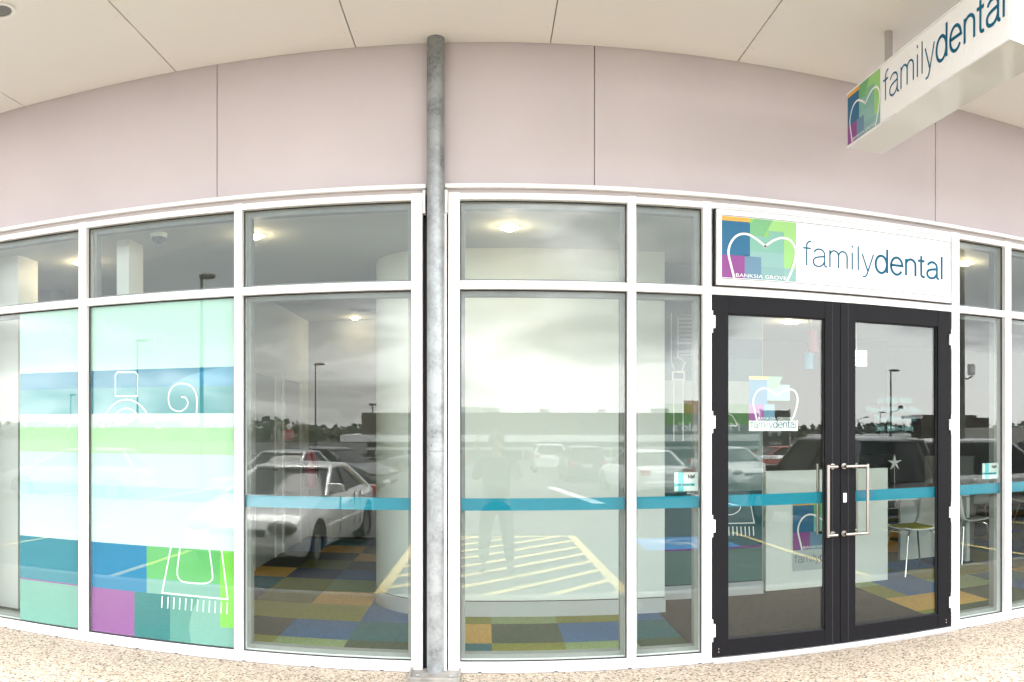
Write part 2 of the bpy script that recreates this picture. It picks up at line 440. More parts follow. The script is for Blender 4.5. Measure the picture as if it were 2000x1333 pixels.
# ------------------------------------------------------------------ the shop
shop = thing('shop_building', 'pink-grey rendered dental shop with white framed glazing and charcoal double doors under a flat canopy', 'shop', (0, D, 0))
def sb(mb, name, m, parent=None, smooth=False):
    """mesh given in world metres, parented to the shop (whose base is at (0, D, 0))"""
    o = mb.build(name, m, None, smooth)
    o.parent = parent or shop
    o.matrix_parent_inverse = Matrix.Identity(4)
    for v in o.data.vertices: v.co.y -= D if (parent is None or True) else 0
    return o
M_render = mat('pink_grey_render', (.56, .50, .512), .8, bump=.22, bscale=220, vary=.045, vscale=1.3)
M_soffit = mat('cream_soffit', (.76, .745, .72), .85, bump=.05, bscale=300, vary=.02, vscale=1)
XL, XR = -9.0, 10.0
ztrim, zsof = 2.965, 3.857
# fascia panels with open joints
jx = [wx(424), wx(1161), wx(1827)]
pitch = 2.41
edges = sorted([jx[0] - pitch, jx[0] - 2 * pitch, jx[0] - 3 * pitch] + jx + [jx[2] + pitch, jx[2] + 2 * pitch])
for a, b in zip(edges, edges[1:]):
    sb(MB().box(a + .003, b - .003, D, D + .011, ztrim, zsof + .3), 'fascia_panel', M_render)
sb(MB().box(edges[0], edges[-1], D + .012, D + .2, ztrim - .05, zsof + .9), 'joint_backing', mat('joint_grey', (.34, .30, .29), .9))  # grey backing visible through the open panel joints
# soffit panels
sj = [wx(344)]
while sj[-1] < 9: sj.append(sj[-1] + 1.2)
while sj[0] > -8: sj.insert(0, sj[0] - 1.2)
for a, b in zip(sj, sj[1:]):
    sb(MB().box(a + .004, b - .004, 2.35, D - .004, zsof, zsof + .012), 'soffit_panel', M_soffit)
M_fix = mat('filled_fixing', (.66, .64, .60), .8)
for a in sj[2:-2]:
    for dx in (-.035, .035):
        for yy in (4.6, 4.0, 3.4): sb(MB().cyl((a + dx, yy, zsof - .0012), (a + dx, yy, zsof), .006, n=8), 'fixing', M_fix)
sb(MB().box(sj[0], sj[-1], 2.3, D + .03, zsof + .010, zsof + .30), 'canopy_deck', mat('soffit_joint', (.25, .23, .19), .9))
sb(MB().box(sj[0], sj[-1], 2.22, 2.3, zsof - .03, zsof + .42), 'canopy_fascia', mat('canopy_edge', (.45, .44, .43), .6))
# recessed canopy downlight, upper left
c = aim(2, 20, 3.2); s_ = (zsof - HC) / (c.z - HC); dl = Vector((c.x * s_, 3.2 * s_))
dlo = sb(MB().lathe((dl.x, dl.y, zsof - .006), [(.062, 0), (.085, 0), (.085, .004), (.062, .004)], 28, False), 'downlight_ring', M_white, None, True)
sb(MB().lathe((dl.x, dl.y, zsof - .003), [(.06, 0), (.06, .002)], 28), 'downlight_bowl', mat('dull_bowl', (.20, .21, .20), .4, .5))

# flashing over the glazing
for a, b in ((XL, wx(833)), (wx(870), XR)): sb(MB().box(a, b, D - .055, D - .001, ztrim - .012, ztrim + .014, .003), 'head_flashing', M_frame)
sb(MB().box(XL, XR, D - .02, D + .03, ztrim - .05, ztrim - .013), 'head_channel', mat('grey_channel', (.42, .37, .36), .5))

zt, zb_top, zb_bot, zg0 = 2.888, 2.392, 2.342, .058
YF0, YF1 = D - .035, D + .075        # frame depth
YG = D + .018                        # glass
mull = [(-8.2, -8.1), (wx(158), wx(173)), (wx(460.5), wx(476)), (wx(804), wx(826)), (wx(876), wx(898.5)), (wx(1224), wx(1240.5)),
        (wx(1370), wx(1387)), (wx(1854), wx(1869)), (wx(1958), wx(1970)), (9.0, 9.1)]
mull[0] = (wx(158) - 1.05 - .05, wx(158) - 1.05)
mull[-1] = (wx(1970) + 1.3, wx(1970) + 1.35)
for a, b in mull: sb(MB().box(a, b, YF0, YF1, .0, 2.93, .0015), 'mullion', M_frame)
bays = []
for i, ((a0, a1), (b0, b1)) in enumerate(zip(mull, mull[1:])):
    if i == 3: continue
    bays.append((a1, b0, i))
for a, b, i in bays:
    sb(MB().box(a, b, YF0 + .003, YF1, zt, 2.927, .0015), 'head_rail', M_frame)
    sb(MB().box(a, b, YF0 - .001, YF0 + .003, 2.904, 2.909), 'rail_lip', M_frame)
    sb(MB().box(a, b, YF0 + .002, YF1, zb_bot, zb_top, .0015), 'transom_rail', M_frame)
    if i != 6: sb(MB().box(a, b, YF0 + .001, YF1, 0.0, zg0, .0015), 'sill_rail', M_frame)
for a, b in ((XL, mull[0][0]), (mull[-1][1], XR)): sb(MB().box(a, b, D + .001, D + .12, 0, 2.93), 'end_wall', M_render)
# window lights
def pane(a, b, z0, z1, label=None, parent=None, Y=YG):
    win = thing('window', None, None); win.parent = parent or shop
    if label: win['label'] = label
    sb(MB().box(a - .004, b + .004, Y, Y + .006, z0 - .004, z1 + .004), 'glass', M_glass, win)
    gk = MB(); t = .0065
    y0, y1 = Y - .012, Y - .0005
    gk.box(a, a + t, y0, y1, z0, z1); gk.box(b - t, b, y0, y1, z0, z1); gk.box(a + t, b - t, y0, y1, z0, z0 + t); gk.box(a + t, b - t, y0, y1, z1 - t, z1)
    sb(gk, 'gasket', M_gasket, win)
    return win
lower = {}
for a, b, i in bays:
    if i == 6: continue
    pane(a, b, zb_top, zt)
    lower[i] = pane(a, b, zg0, zb_bot)
    # inner stop round the glass, seen as a grey border through the pane
    st = MB(); q = .028
    for z0, z1 in ((zg0, zb_bot), (zb_top, zt)):
        st.box(a, a + q, YG + .055, YG + .12, z0, z1); st.box(b - q, b, YG + .055, YG + .12, z0, z1)
        st.box(a + q, b - q, YG + .055, YG + .12, z0, z0 + q); st.box(a + q, b - q, YG + .055, YG + .12, z1 - q, z1)
    sb(st, 'inner_stop', mat('grey_anodised', (.20, .21, .205), .5))
# teal safety stripe
ztp0, ztp1 = .983, 1.059
YT = YG + .010
for i in lower:
    if i in (0, 1): continue
    a, b = [(q, r) for q, r, j in bays if j == i][0]
    sb(MB().box(a + .007, b - .007, YT, YT + .0008, ztp0, ztp1), 'safety_stripe', M_tape, lower[i])
# weep slots along the sill
for px in (17, 116, 224, 273, 348, 480, 613, 747, 937, 1085, 1228, 1364, 1885, 1977):
    x = wx(px); sb(MB().box(x - .013, x + .013, YF0 - .0035, YF0, .003, .009), 'drain_slot', M_gasket)
for a, b in ((XL, wx(800)), (wx(902), wx(1387)), (wx(1854), XR)): sb(MB().box(a, b, YF0 - .006, YF0 + .001, .0005, .004), 'contact_shade', mat('contact_shade_grey', (.16, .15, .14), .8))  # added dark strip: contact shade where the sill meets the paving
# frame ends beside the galvanised post
gapm = MB().box(wx(826), wx(876), D + .06, D + .12, 0, 2.93)
sb(gapm, 'gap_infill', M_gasket)
sb(MB().box(wx(869), wx(873), D - .05, D + .06, 0, 2.86), 'edge_strip', M_frame)
sb(MB().box(wx(827), wx(832), D - .06, D + .0, 2.80, 2.94, .002), 'bracket', M_frame)
sb(MB().box(wx(869.5), wx(875), D - .06, D + .0, 2.80, 2.94, .002), 'bracket', M_frame)

# ---- the printed film inside the two left bays
FL = Flat((0, YT, 0), (1, 0, 0), (0, -1, 0))
M_art = mat('white_print_line', (.82, .84, .83), .5)
def P(nm, col): return mat('film_' + nm, tuple(c * .74 for c in col), .6, spec=.2)
f_mint = P('mint', (.60, .90, .80)); f_blue = P('blue', (.0, .23, .40)); f_teal = P('teal', (.07, .34, .40)); f_white = P('white', (.78, .90, .87))
f_green = P('green', (.58, .92, .54)); f_pale = P('pale_cyan', (.74, .92, .93)); f_cyan = P('cyan', (.60, .88, .91))
f_petrol = P('petrol', (.04, .26, .36)); f_sage = P('sage', (.22, .46, .41)); f_plum = P('plum', (.33, .11, .36)); f_deep = P('deep_teal', (.02, .21, .23))
f_azure = P('azure', (.01, .23, .46)); f_leaf = P('leaf', (.16, .52, .18)); f_lime = P('lime', (.24, .70, .10)); f_mid = P('mid_sage', (.11, .34, .31))
def band(nm, rects, m, win, k=0, kb=None):
    mb = MB()
    for r in rects: FL.rect(mb, *r, k)
    sb(mb, nm, m, win)
x1a, x1b = wx(35), wx(158) - .007
x2a, x2b = wx(173) + .007, wx(460.5) - .007
for (a, b, win) in ((x1a, x1b, lower[0]), (x2a, x2b, lower[1])):
    band('film_band', [(a, b, 1.891, zb_bot - .006)], f_mint, win)
    band('film_band', [(a, b, 1.768, 1.891)], f_blue, win)
    band('film_band', [(a, b, 1.588, 1.768)], f_teal, win)
    band('film_band', [(a, b, 1.494, 1.588)], f_white, win)
    band('film_band', [(a, b, 1.315, 1.494)], f_green, win)
    band('film_band', [(a, b, 1.09, 1.315), (a, b, .69, 1.0)], f_pale, win)
    band('film_band', [(a, b, 1.0, 1.09)], f_cyan, win)
band('film_patch', [(x1a, x1b, .375, .69)], f_petrol, lower[0])
band('film_patch', [(x1a, x1b, .365, .375)], f_plum, lower[0])
band('film_patch', [(x1a, x1b, zg0 + .006, .365)], f_sage, lower[0])
xp1, xp2, xp3, xp4, xp5 = wx(283), wx(259), wx(329), wx(276), wx(427)
band('film_patch', [(x2a, xp1, .37, .69)], f_azure, lower[1])
band('film_patch', [(x2a, xp2, zg0 + .006, .37)], f_plum, lower[1])
band('film_patch', [(xp2, xp3, zg0 + .006, .37)], f_deep, lower[1])
band('film_patch', [(xp1, xp5, .47, .69)], f_leaf, lower[1])
band('film_patch', [(xp5, x2b, .19, .69)], f_lime, lower[1])
band('film_patch', [(xp1, xp5, .37, .47)], f_sage, lower[1])
band('film_patch', [(xp3, xp5, zg0 + .006, .37)], f_mid, lower[1])
band('film_patch', [(xp5, x2b, zg0 + .006, .19)], f_sage, lower[1])
mb = MB()
c0 = (wx(470), -.35)
FL.poly(mb, [(wx(370), zg0 + .006)] + [(q, r) for q, r in spline([(wx(366), .16), (wx(372), .27), (wx(388), .37), (wx(410), .44), (xp5, .47)], 5)] + [(xp5, zg0 + .006)], .0006)
sb(mb, 'film_patch', f_sage, lower[1])
mb = MB()
FL.poly(mb, [(x2b - .10, .69)] + spline([(wx(372), 1.588), (wx(372), 1.63), (wx(400), 1.80), (wx(445), 1.885)], 5)[:1] + [(x2b - .10, .69)][:0] + [(x2b, .69), (x2b, .74)], .0004) if False else None
mb.bm.free()
mb = MB()   # pale arc across the blue band
FL.poly(mb, [(wx(325), 1.768)] + spline([(wx(325), 1.768), (wx(360), 1.83), (wx(400), 1.87), (wx(440), 1.891)], 5)[1:] + [(x2b, 1.891), (x2b, 1.768)], .0006)
sb(mb, 'film_patch', P('light_blue', (.07, .36, .60)), lower[1])
def Q(px, py): return (wx(px), wz(py, px))
def rib(pts, wd, win, nm='line_drawing', closed=False, k=.001, F_=None, m=None):
    mb = MB(); (F_ or FL).ribbon(mb, pts, wd * (1 if F_ else .78), k, closed); return sb(mb, nm, m or M_art, win)
w2 = lower[1]
rib([Q(222, 774), Q(222, 732), Q(226, 727), Q(261, 727), Q(265.5, 732), Q(265.5, 774)], .011, w2, closed=True)
cx, cz = wx(243), wz(832, 243)
rib(arc(cx, wz(845, 243), .19, .225, 25, 155, 20), .012, w2)
rib(arc(cx, wz(845, 243), .125, .165, 30, 150, 20), .012, w2)
sw = [Q(381, 808)] + spline([Q(381, 808), Q(381, 775), Q(371, 755), Q(350, 749), Q(333, 757), Q(326, 775), Q(330, 796), Q(346, 804), Q(359, 798), Q(364, 787), Q(359, 777), Q(351, 776)], 6)
rib(sw, .012, w2)
rib([Q(331, 1069), Q(313.5, 1160), Q(442, 1173), Q(430, 1076)], .012, w2)
rib([Q(349, 1070)] + spline([Q(349, 1070), Q(343, 1120), Q(350, 1136), Q(362, 1140)], 5)[1:] + spline([Q(362, 1140), Q(395, 1142), Q(410, 1136), Q(412, 1122), Q(406, 1075)], 5)[1:], .012, w2)
for i in range(12):
    px = 313 + i * 11.6; rib([Q(px + .8, 1167 + i * 1.1), Q(px - .3, 1190 + i * 1.1)], .009, w2)
# faint bubbles on the mint
M_faint = mat('faint_print_line', (.56, .80, .73), .5)
for px, py, r in ((125, 648, .055), (190, 640, .05), (213, 655, .03), (236, 690, .022), (250, 705, .035), (310, 665, .045)):
    q = Q(px, py); rib(arc(q[0], q[1], r, r, 0, 360, 20), .005, lower[0] if px < 158 else w2, closed=True, m=M_faint)

# ---- stickers
def member_sticker(px0, px1, py0, py1, win):
    a0, a1 = wx(px0), wx(px1); b0, b1 = wz(py1, px0), wz(py0, px0)
    W = a1 - a0; H = b1 - b0
    Fs = Flat((a0, YT - .0005, b0), (1, 0, 0), (0, -1, 0))
    mb = MB(); mb.prism([Fs.p(0, 0), Fs.p(W, 0), Fs.p(W, H), Fs.p(0, H)], (0, .0008, 0)); st = sb(mb, 'sticker', P('sticker_white', (.72, .80, .80)), win)
    Fb = Flat((a0, YT - D - .0005, b0), (1, 0, 0), (0, -1, 0))
    def sub(m): return m
    mb = MB(); Fb.rect(mb, .16 * W, .38 * W, 0, H, .0006); mb.build('sticker_band', P('sticker_cyan', (.16, .62, .68)), win)
    mb = MB(); Fb.rect(mb, .0 * W, .85 * W, .26 * H, .42 * H, .0009); mb.build('sticker_band', P('sticker_cyan', (.16, .62, .68)), win)
    mdk = mat('black_print', (.01, .015, .02), .5)
    Fb.text('hbf', .56 * W, .68 * H, .28 * H, 'sticker_lettering', mdk, win, .0014, width=.3 * W, bold=.0012)
    Fb.text('HBF Member Plus', .12 * W, .30 * H, .115 * H, 'sticker_lettering', mdk, win, .0014, width=.72 * W, bold=.0006)
member_sticker(1319, 1366, 924, 961, lower[5])
member_sticker(1923, 1955, 906, 937, lower[7])

# ---- doors
def leaf(xa, xb, ga, gb, side):
    d = thing('door', None, None); d.parent = shop; d['label'] = 'left leaf of the charcoal double door' if side < 0 else 'right leaf of the charcoal double door'
    z0, z1, gz0, gz1 = .035, zb_bot - .004, .137, 2.224
    y0, y1 = D - .03, D + .02
    m = MB().box(xa, ga, y0, y1, z0, z1, .002).box(gb, xb, y0, y1, z0, z1, .002).box(ga, gb, y0 + .0015, y1, z0, gz0, .002).box(ga, gb, y0 + .0015, y1, gz1, z1, .002)
    sb(m, 'door_frame', M_door, d)
    # groove lines on the stiles
    gx = (gb + .055) if side < 0 else (ga - .055)
    sb(MB().box(gx - .0015, gx + .0015, y0 - .0006, y0 + .001, z0, z1), 'stile_groove', M_gasket, d)
    yy = D + .002
    sb(MB().box(ga - .005, gb + .005, yy, yy + .008, gz0 - .005, gz1 + .005), 'glass', M_glass, d)
    t = .006
    sb(MB().box(ga, ga + t, yy - .012, yy - .001, gz0, gz1).box(gb - t, gb, yy - .012, yy - .001, gz0, gz1).box(ga, gb, yy - .012, yy - .001, gz1 - t, gz1).box(ga, gb, yy - .012, yy - .001, gz0, gz0 + t), 'gasket', M_gasket, d)
    sb(MB().box(ga + .001, gb - .001, yy + .012, yy + .0128, ztp0, ztp1), 'safety_stripe', M_tape, d)
    # D handles, outside and inside
    zt_, zb_ = 1.232, .775
    for s in (-1, 1):
        yb = D - .085 if s < 0 else D + .085
        yf = y0 if s < 0 else y1
        ax_ = gb + .02 if side < 0 else ga - .02      # arm root on the stile
        vx = gb - .012 if side < 0 else ga + .065
        if side < 0: vx = gb - .002
        h = MB(); ae = wx(1636, yb) if side < 0 else wx(1652, yb)
        h.tube([(ae, yb, zt_), (vx, yb, zt_)], .011, 12)
        h.tube([(ae, yb, zb_), (vx, yb, zb_)], .011, 12)
        h.tube([(vx, yb, zb_ - .0125), (vx, yb, zt_ + .0125)], .011, 12)
        rx = ae + side * .012
        for z in (zt_, zb_): h.cyl((rx, yf, z), (rx, yb, z), .010, n=10).cyl((rx, yf, z), (rx, yf + (.006 if s > 0 else -.006), z), .02, n=14)
        sb(h, 'handle', M_steel, d, True)
    # hinges
    hx = xa if side < 0 else xb
    hp = (630, 825, 1027, 1230) if side < 0 else (665, 830, 1000, 1175)
    for py in hp:
        z = wz(py, 1388 if side < 0 else 1853)
        h = MB().cyl((hx, y0 - .006, z - .07), (hx, y0 - .006, z + .07), .006, n=10)
        h.box(min(hx, hx - side * .02), max(hx, hx - side * .02), y0 - .012, y0 - .001, z - .04, z + .04)
        sb(h, 'hinge', M_frame, d)
    sx = xa + .045 if side < 0 else xb - .045
    for z in (.085, .065): sb(MB().cyl((sx, y0, z), (sx, y0 - .002, z), .004, n=8), 'screw', M_chrome, d)
    return d
xm = (wx(1636.5) + wx(1638.5)) / 2
dA = leaf(wx(1387) + .003, xm - .002, wx(1420), wx(1608), -1)
dB = leaf(xm + .002, wx(1854) - .003, wx(1667), wx(1828), 1)
lk = wx(1646); lz = wz(972, 1646)
sb(MB().box(lk - .013, lk + .013, D - .036, D - .03, lz - .032, lz + .032, .004).cyl((lk, D - .036, lz + .005), (lk, D - .044, lz + .005), .009, n=14), 'lock', M_frame, dB)
sb(MB().box(wx(1387), wx(1854), D - .07, D + .07, 0, .022, .003).box(wx(1387), wx(1854), D - .045, D + .05, .022, .032), 'threshold', mat('mill_aluminium', (.62, .62, .63), .35, .8))

# door decals (printed on the inside of the glass)
FD = Flat((0, D + .0135 - D, 0), (1, 0, 0), (0, -1, 0))
def lab(px, py): return wx(px), wz(py, px)
a0, b0 = wx(1464), wz(822, 1464); Wd = wx(1560) - a0; Hd = wz(735, 1464) - b0
logo(FD, a0, b0, Wd, Hd, dA, 0, True, .0, True)
mb = MB(); FD.rect(mb, a0, a0 + Wd * 1.0, b0 - .068, b0, 0); mb.build('white_label', M_white, dA)
wordmark(FD, a0 + .012, b0 - .047, (Wd - .02) / 4.88, M_text, dA, .001)
a0, b0 = wx(1549), wz(1073, 1549); Wd2 = .30; Hd2 = .27
# opening hours on the right leaf
m_hours = mat('pale_teal_print', (.11, .24, .25), .6, spec=.1)
for i, s in enumerate(('ph 9206 9500', 'Mon-Fri 8am-5:30pm', 'Thur 8am-7pm', 'Sat 8am-1pm')):
    zc = wz(785 + i * 18, 1750) - .01
    FD.text(s, wx(1750), zc, .060, 'opening_hours', m_hours, dB, 0, width=(.28, .455, .34, .30)[i], bold=.0004, align='CENTER')

# ---- interior of the shop
M_iwall = mat('interior_white', (.74, .77, .74), .7)
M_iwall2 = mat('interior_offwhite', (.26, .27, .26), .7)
M_skirt = mat('grey_skirting', (.42, .44, .46), .5)
# floor slab and carpet tiles
sb(MB().box(XL, XR, D - .018, 12.2, -.4, -.002), 'floor_slab', mat('screed', (.16, .16, .155), .8))
tile_cols = {'o': (.15, .155, .02), 'g': (.035, .055, .03), 'b': (.02, .085, .20), 'n': (.012, .025, .065), 't': (.01, .085, .10), 'm': (.40, .23, .045), 's': (.17, .23, .10), 'k': (.03, .034, .03), 'd': (.07, .08, .02)}
tm = {k: mat('carpet_' + k, tuple(q * 1.35 for q in v), .95, bump=.6, bscale=400, vary=.25, vscale=70) for k, v in tile_cols.items()}
known = {}   # (column, row) -> colour letter; columns of 0.5 m from X=.037, rows of 0.52 m from Y=4.88
def setrow(r, c0, s):
    for i, ch in enumerate(s): known[(c0 + i, r)] = ch
setrow(0, -6, 'ogosgtosgkkbog')
setrow(1, -6, 'kbkbtmgbtkkkmmgb')
setrow(2, -6, 'gsoobosobkkkobst')
setrow(3, -6, 'tndmtgo')
setrow(4, -6, 'ntosmks')
setrow(5, -6, 'bmnbndb')
setrow(6, -6, 'kkdkdbg')
setrow(7, -6, 'gkkmknt')
setrow(8, -6, 'obmdbnb')
setrow(9, -6, 'kbtnnsb')
setrow(10, -6, 'nnkbnkn')
cells = {}
rnd = random.Random(11)
for r in range(0, 13):
    for c_ in range(-17, 19):
        x0 = .037 + .5 * c_; y0 = 4.88 + .52 * r
        if y0 > 11.8: continue
        xa, xb = x0, x0 + .5
        if r < 4 or (r < 5):
            if xa >= 1.37 and xb <= 3.5 and x0 < 3.25 and r < 4: continue
        ch = known.get((c_, r)) or rnd.choice('oogbbntmsgdktm')
        cells.setdefault(ch, []).append((max(xa, -8.9), min(xb, 9.9), y0, min(y0 + .52, 11.9)))
keys = sorted(cells); mb = MB(); quads = []
for ki, ch in enumerate(keys):
    for (a, b, c_, d_) in cells[ch]:
        # the entrance mat cuts tiles at X = 1.37 and 3.3
        if c_ < 6.9:
            if a < 1.37 < b: b = 1.37
            if a < 3.3 < b: a = 3.3
        if b - a < .01: continue
        mb.poly([(a, c_, .004), (b, c_, .004), (b, d_, .004), (a, d_, .004)]); quads.append(ki)
mb.bm.faces.ensure_lookup_table()
for q_, ki in enumerate(quads): mb.bm.faces[q_].material_index = ki
bmesh.ops.remove_doubles(mb.bm, verts=mb.bm.verts, dist=.0005)
cp = sb(mb, 'carpet', None)
for ch in keys: cp.data.materials.append(tm[ch])
sb(MB().poly([(1.37, 4.88, .006), (3.3, 4.88, .006), (3.3, 6.96, .006), (1.37, 6.96, .006)]), 'entrance_mat', mat('charcoal_mat', (.028, .028, .027), .95, bump=.8, bscale=250, vary=.25, vscale=120))
# ceiling and outer walls
ZC = 2.90
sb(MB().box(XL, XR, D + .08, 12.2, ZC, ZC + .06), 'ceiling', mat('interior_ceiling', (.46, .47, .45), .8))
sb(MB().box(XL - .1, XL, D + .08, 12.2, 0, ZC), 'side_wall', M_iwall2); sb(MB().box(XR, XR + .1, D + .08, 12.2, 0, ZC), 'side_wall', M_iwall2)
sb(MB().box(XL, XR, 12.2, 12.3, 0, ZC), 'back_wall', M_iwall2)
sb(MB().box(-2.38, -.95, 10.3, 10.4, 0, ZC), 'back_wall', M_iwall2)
sb(MB().box(-2.48, -2.38, 7.55, 10.4, 0, ZC), 'partition', M_iwall)
sb(MB().box(-4.6, -2.48, 7.55, 7.65, 0, ZC), 'partition', M_iwall)
# curved white wall
pts = [(-.95, 10.4), (-.95, 6.9)] + [(-.35 + .6 * cos(a), 6.75 + .6 * sin(a)) for a in [pi + (pi / 2) * i / 14 for i in range(0, 15)]] + [(1.42, 6.13), (1.42, 6.55), (2.41, 6.55), (2.41, 8.6), (2.28, 8.6), (2.28, 6.7), (1.3, 6.7), (1.3, 6.3), (-.3, 6.3)]
pts += [(-.35 + .45 * cos(a), 6.75 + .45 * sin(a)) for a in [1.5 * pi - (pi / 2) * i / 10 for i in range(1, 11)]] + [(-.8, 10.4)]
wallc = sb(MB().prism([(x, y, .13) for x, y in pts], (0, 0, ZC - .13)), 'curved_wall', mat('curved_wall_white', (.70, .73, .71), .7), None, True)
sk = [(-.95, 10.4), (-.955, 6.9)] + [(-.35 + .606 * cos(a), 6.75 + .606 * sin(a)) for a in [pi + (pi / 2) * i / 14 for i in range(0, 15)]] + [(1.426, 6.124), (1.426, 6.544), (2.416, 6.544), (2.416, 8.6), (2.3, 8.6), (2.3, 6.7), (1.3, 6.7), (1.3, 6.3), (-.3, 6.3), (-.8, 6.7), (-.8, 10.4)]
sb(MB().prism([(x, y, .0) for x, y in sk], (0, 0, .122)), 'skirting', M_skirt, None, True)
sb(MB().prism([(x, y, .122) for x, y in pts], (0, 0, .008)), 'black_line', M_gasket)  # thin black line between the skirting and the wall
# mural on the recessed panel: the film's artwork, with the room's shade darkened into its colours
FM = Flat((0, 6.546, 0), (1, 0, 0), (0, -1, 0))
MY = 6.546
ma, mb_ = 1.43, 2.405
def mz(py): return wz(py, 1430, MY)
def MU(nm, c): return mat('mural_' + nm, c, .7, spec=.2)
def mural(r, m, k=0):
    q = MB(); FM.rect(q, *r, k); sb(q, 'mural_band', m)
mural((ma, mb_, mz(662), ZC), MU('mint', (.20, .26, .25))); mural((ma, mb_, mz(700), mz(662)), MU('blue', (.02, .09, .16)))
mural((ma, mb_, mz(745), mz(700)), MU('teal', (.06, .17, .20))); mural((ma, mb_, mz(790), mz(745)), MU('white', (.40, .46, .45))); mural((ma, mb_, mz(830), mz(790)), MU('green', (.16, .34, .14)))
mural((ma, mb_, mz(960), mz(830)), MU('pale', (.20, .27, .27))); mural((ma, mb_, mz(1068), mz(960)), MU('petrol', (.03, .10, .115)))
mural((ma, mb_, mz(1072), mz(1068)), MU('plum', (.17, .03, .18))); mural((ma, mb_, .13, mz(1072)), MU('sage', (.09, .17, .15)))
def QM(px, py): return (wx(px, MY), wz(py, px, MY))
def ribm(pts, wd=.009, closed=False): return rib(pts, wd, None, 'mural_drawing', closed, .0015, FM)
# toothbrush
ribm([QM(1311, 612), QM(1311, 706), QM(1318, 726)]); ribm([QM(1324, 618), QM(1324, 698), QM(1338, 709), QM(1332, 724)])
for i in range(10): ribm([QM(1326, 622 + i * 8), QM(1350, 622 + i * 8), QM(1354, 619 + i * 8), QM(1350, 616 + i * 8), QM(1326, 616 + i * 8)], .0035)
ribm([QM(1314, 727), QM(1336, 727), QM(1336, 742), QM(1314, 742)], .014, True)
ribm([QM(1316, 743), QM(1316, 862)]); ribm([QM(1334, 743), QM(1334, 862)])
# tooth arcs and comb seen through the left door leaf
ribm([QM(1422, 808)] + spline([QM(1422, 808), QM(1432, 815), QM(1440, 832)], 5)[1:] + [QM(1421, 832)])
ribm([QM(1424, 985), QM(1447, 985)] + spline([QM(1447, 985), QM(1444, 997), QM(1432, 1005), QM(1421, 1006)], 4)[1:])
ribm([QM(1466, 985), QM(1473, 1022), QM(1421, 1023)])
for i in range(7): ribm([QM(1423 + i * 8, 1029), QM(1424 + i * 8, 1047)], .010)
# white structural column and lintel behind the left bays
sb(MB().box(wx(228, 5.25), wx(252, 5.25), 5.25, 5.5, 0, ZC), 'column', M_white)
sb(MB().box(wx(-40, 5.3), wx(35, 5.3), 5.3, 5.6, 0, ZC), 'column', M_white)
# internal doors on the side wall
def idoor(y0, y1):
    x = -2.372
    sb(MB().box(x - .004, x + .02, y0, y0 + .06, 0, 2.1).box(x - .004, x + .02, y1 - .06, y1, 0, 2.1).box(x - .004, x + .02, y0 + .06, y1 - .06, 2.04, 2.1), 'door_architrave', M_white)
    sb(MB().box(x - .003, x + .006, y0 + .06, y1 - .06, .005, 2.04), 'internal_door', mat('grey_door', (.42, .44, .43), .5))
    sb(MB().cyl((x + .006, y1 - .12, 1.0), (x + .05, y1 - .12, 1.0), .01, n=8).box(x + .04, x + .055, y1 - .24, y1 - .11, .99, 1.01), 'door_lever', M_steel)
idoor(7.7, 8.6); idoor(8.9, 9.8)
# EXIT sign and back panel
sb(MB().box(5.4, 6.4, 11.4, 11.5, 0, ZC), 'partition', mat('blue_grey_wall', (.12, .16, .19), .7))

# downlights in the ceiling (lit)
M_lamp = mat('lit_lamp', (1.0, .80, .50), .5, emit=14)
def downlight(x, y, label, watt=.45, r=.055):
    t = thing('ceiling_downlight', label, 'downlight', (x, y, ZC - .004), 0, 'ceiling downlights inside the shop')
    MB().lathe((0, 0, -.006), [(r, 0), (r + .022, 0), (r + .022, .006), (r, .006)], 24, False).build('trim_ring', M_white, t, True)
    MB().lathe((0, 0, -.03), [(.004, 0), (r * .55, .004), (r * .85, .014), (r - .002, .03)], 24).build('lamp_bulb', M_lamp, t, True)
    l = bpy.data.lights.new('downlight_beam', 'POINT'); l.shadow_soft_size = .03; l.energy = watt; l.color = (1, .78, .48)
    o = bpy.data.objects.new('downlight_beam', l); COL.objects.link(o); o.parent = t; o.location = (0, 0, -.09)
    return t
downlight(-3.3, 5.8, 'warm lit downlight on the ceiling over the printed left window bays')
downlight(-1.66, 5.47, 'warm lit downlight beside the left mullion of the clear bay left of the steel post')
downlight(.16, 5.47, 'warm lit downlight behind the transom pane just right of the steel post')
downlight(3.83, 5.47, 'warm lit downlight behind the narrow transom pane right of the doorway sign')
downlight(-1.69, 10.0, 'small lit downlight deep in the room left of the curved wall', .3)
t = downlight(4.0, 9.77, 'wide lit downlight seen at the top of the left door leaf', 1.2, .13)

# ceiling bits
t = thing('security_camera', 'dark dome camera on the ceiling behind the second transom pane', 'camera', (*aim(310, 453, 5.2).xy, ZC))
MB().lathe((0, 0, -.03), [(.06, 0), (.065, .03)], 24).build('base', M_white, t, True)
MB().sph((0, 0, -.03), .05, 1, 1, .9).build('dome', mat('smoked_dome', (.07, .08, .10), .15), t, True)
q = aim(102, 560, 7.0)
t = thing('ceiling_pipe', 'dark flared pipe hanging from the ceiling behind the far left transom pane', 'pipe', (q.x, 7.0, ZC))
MB().lathe((0, 0, -1.2), [(.045, 0), (.045, .72), (.06, .9), (.075, .98), (.10, 1.04), (.145, 1.09), (.15, 1.2)], 24).build('flared_pipe', mat('blue_grey_steel', (.12, .14, .17), .4, .3), t, True)

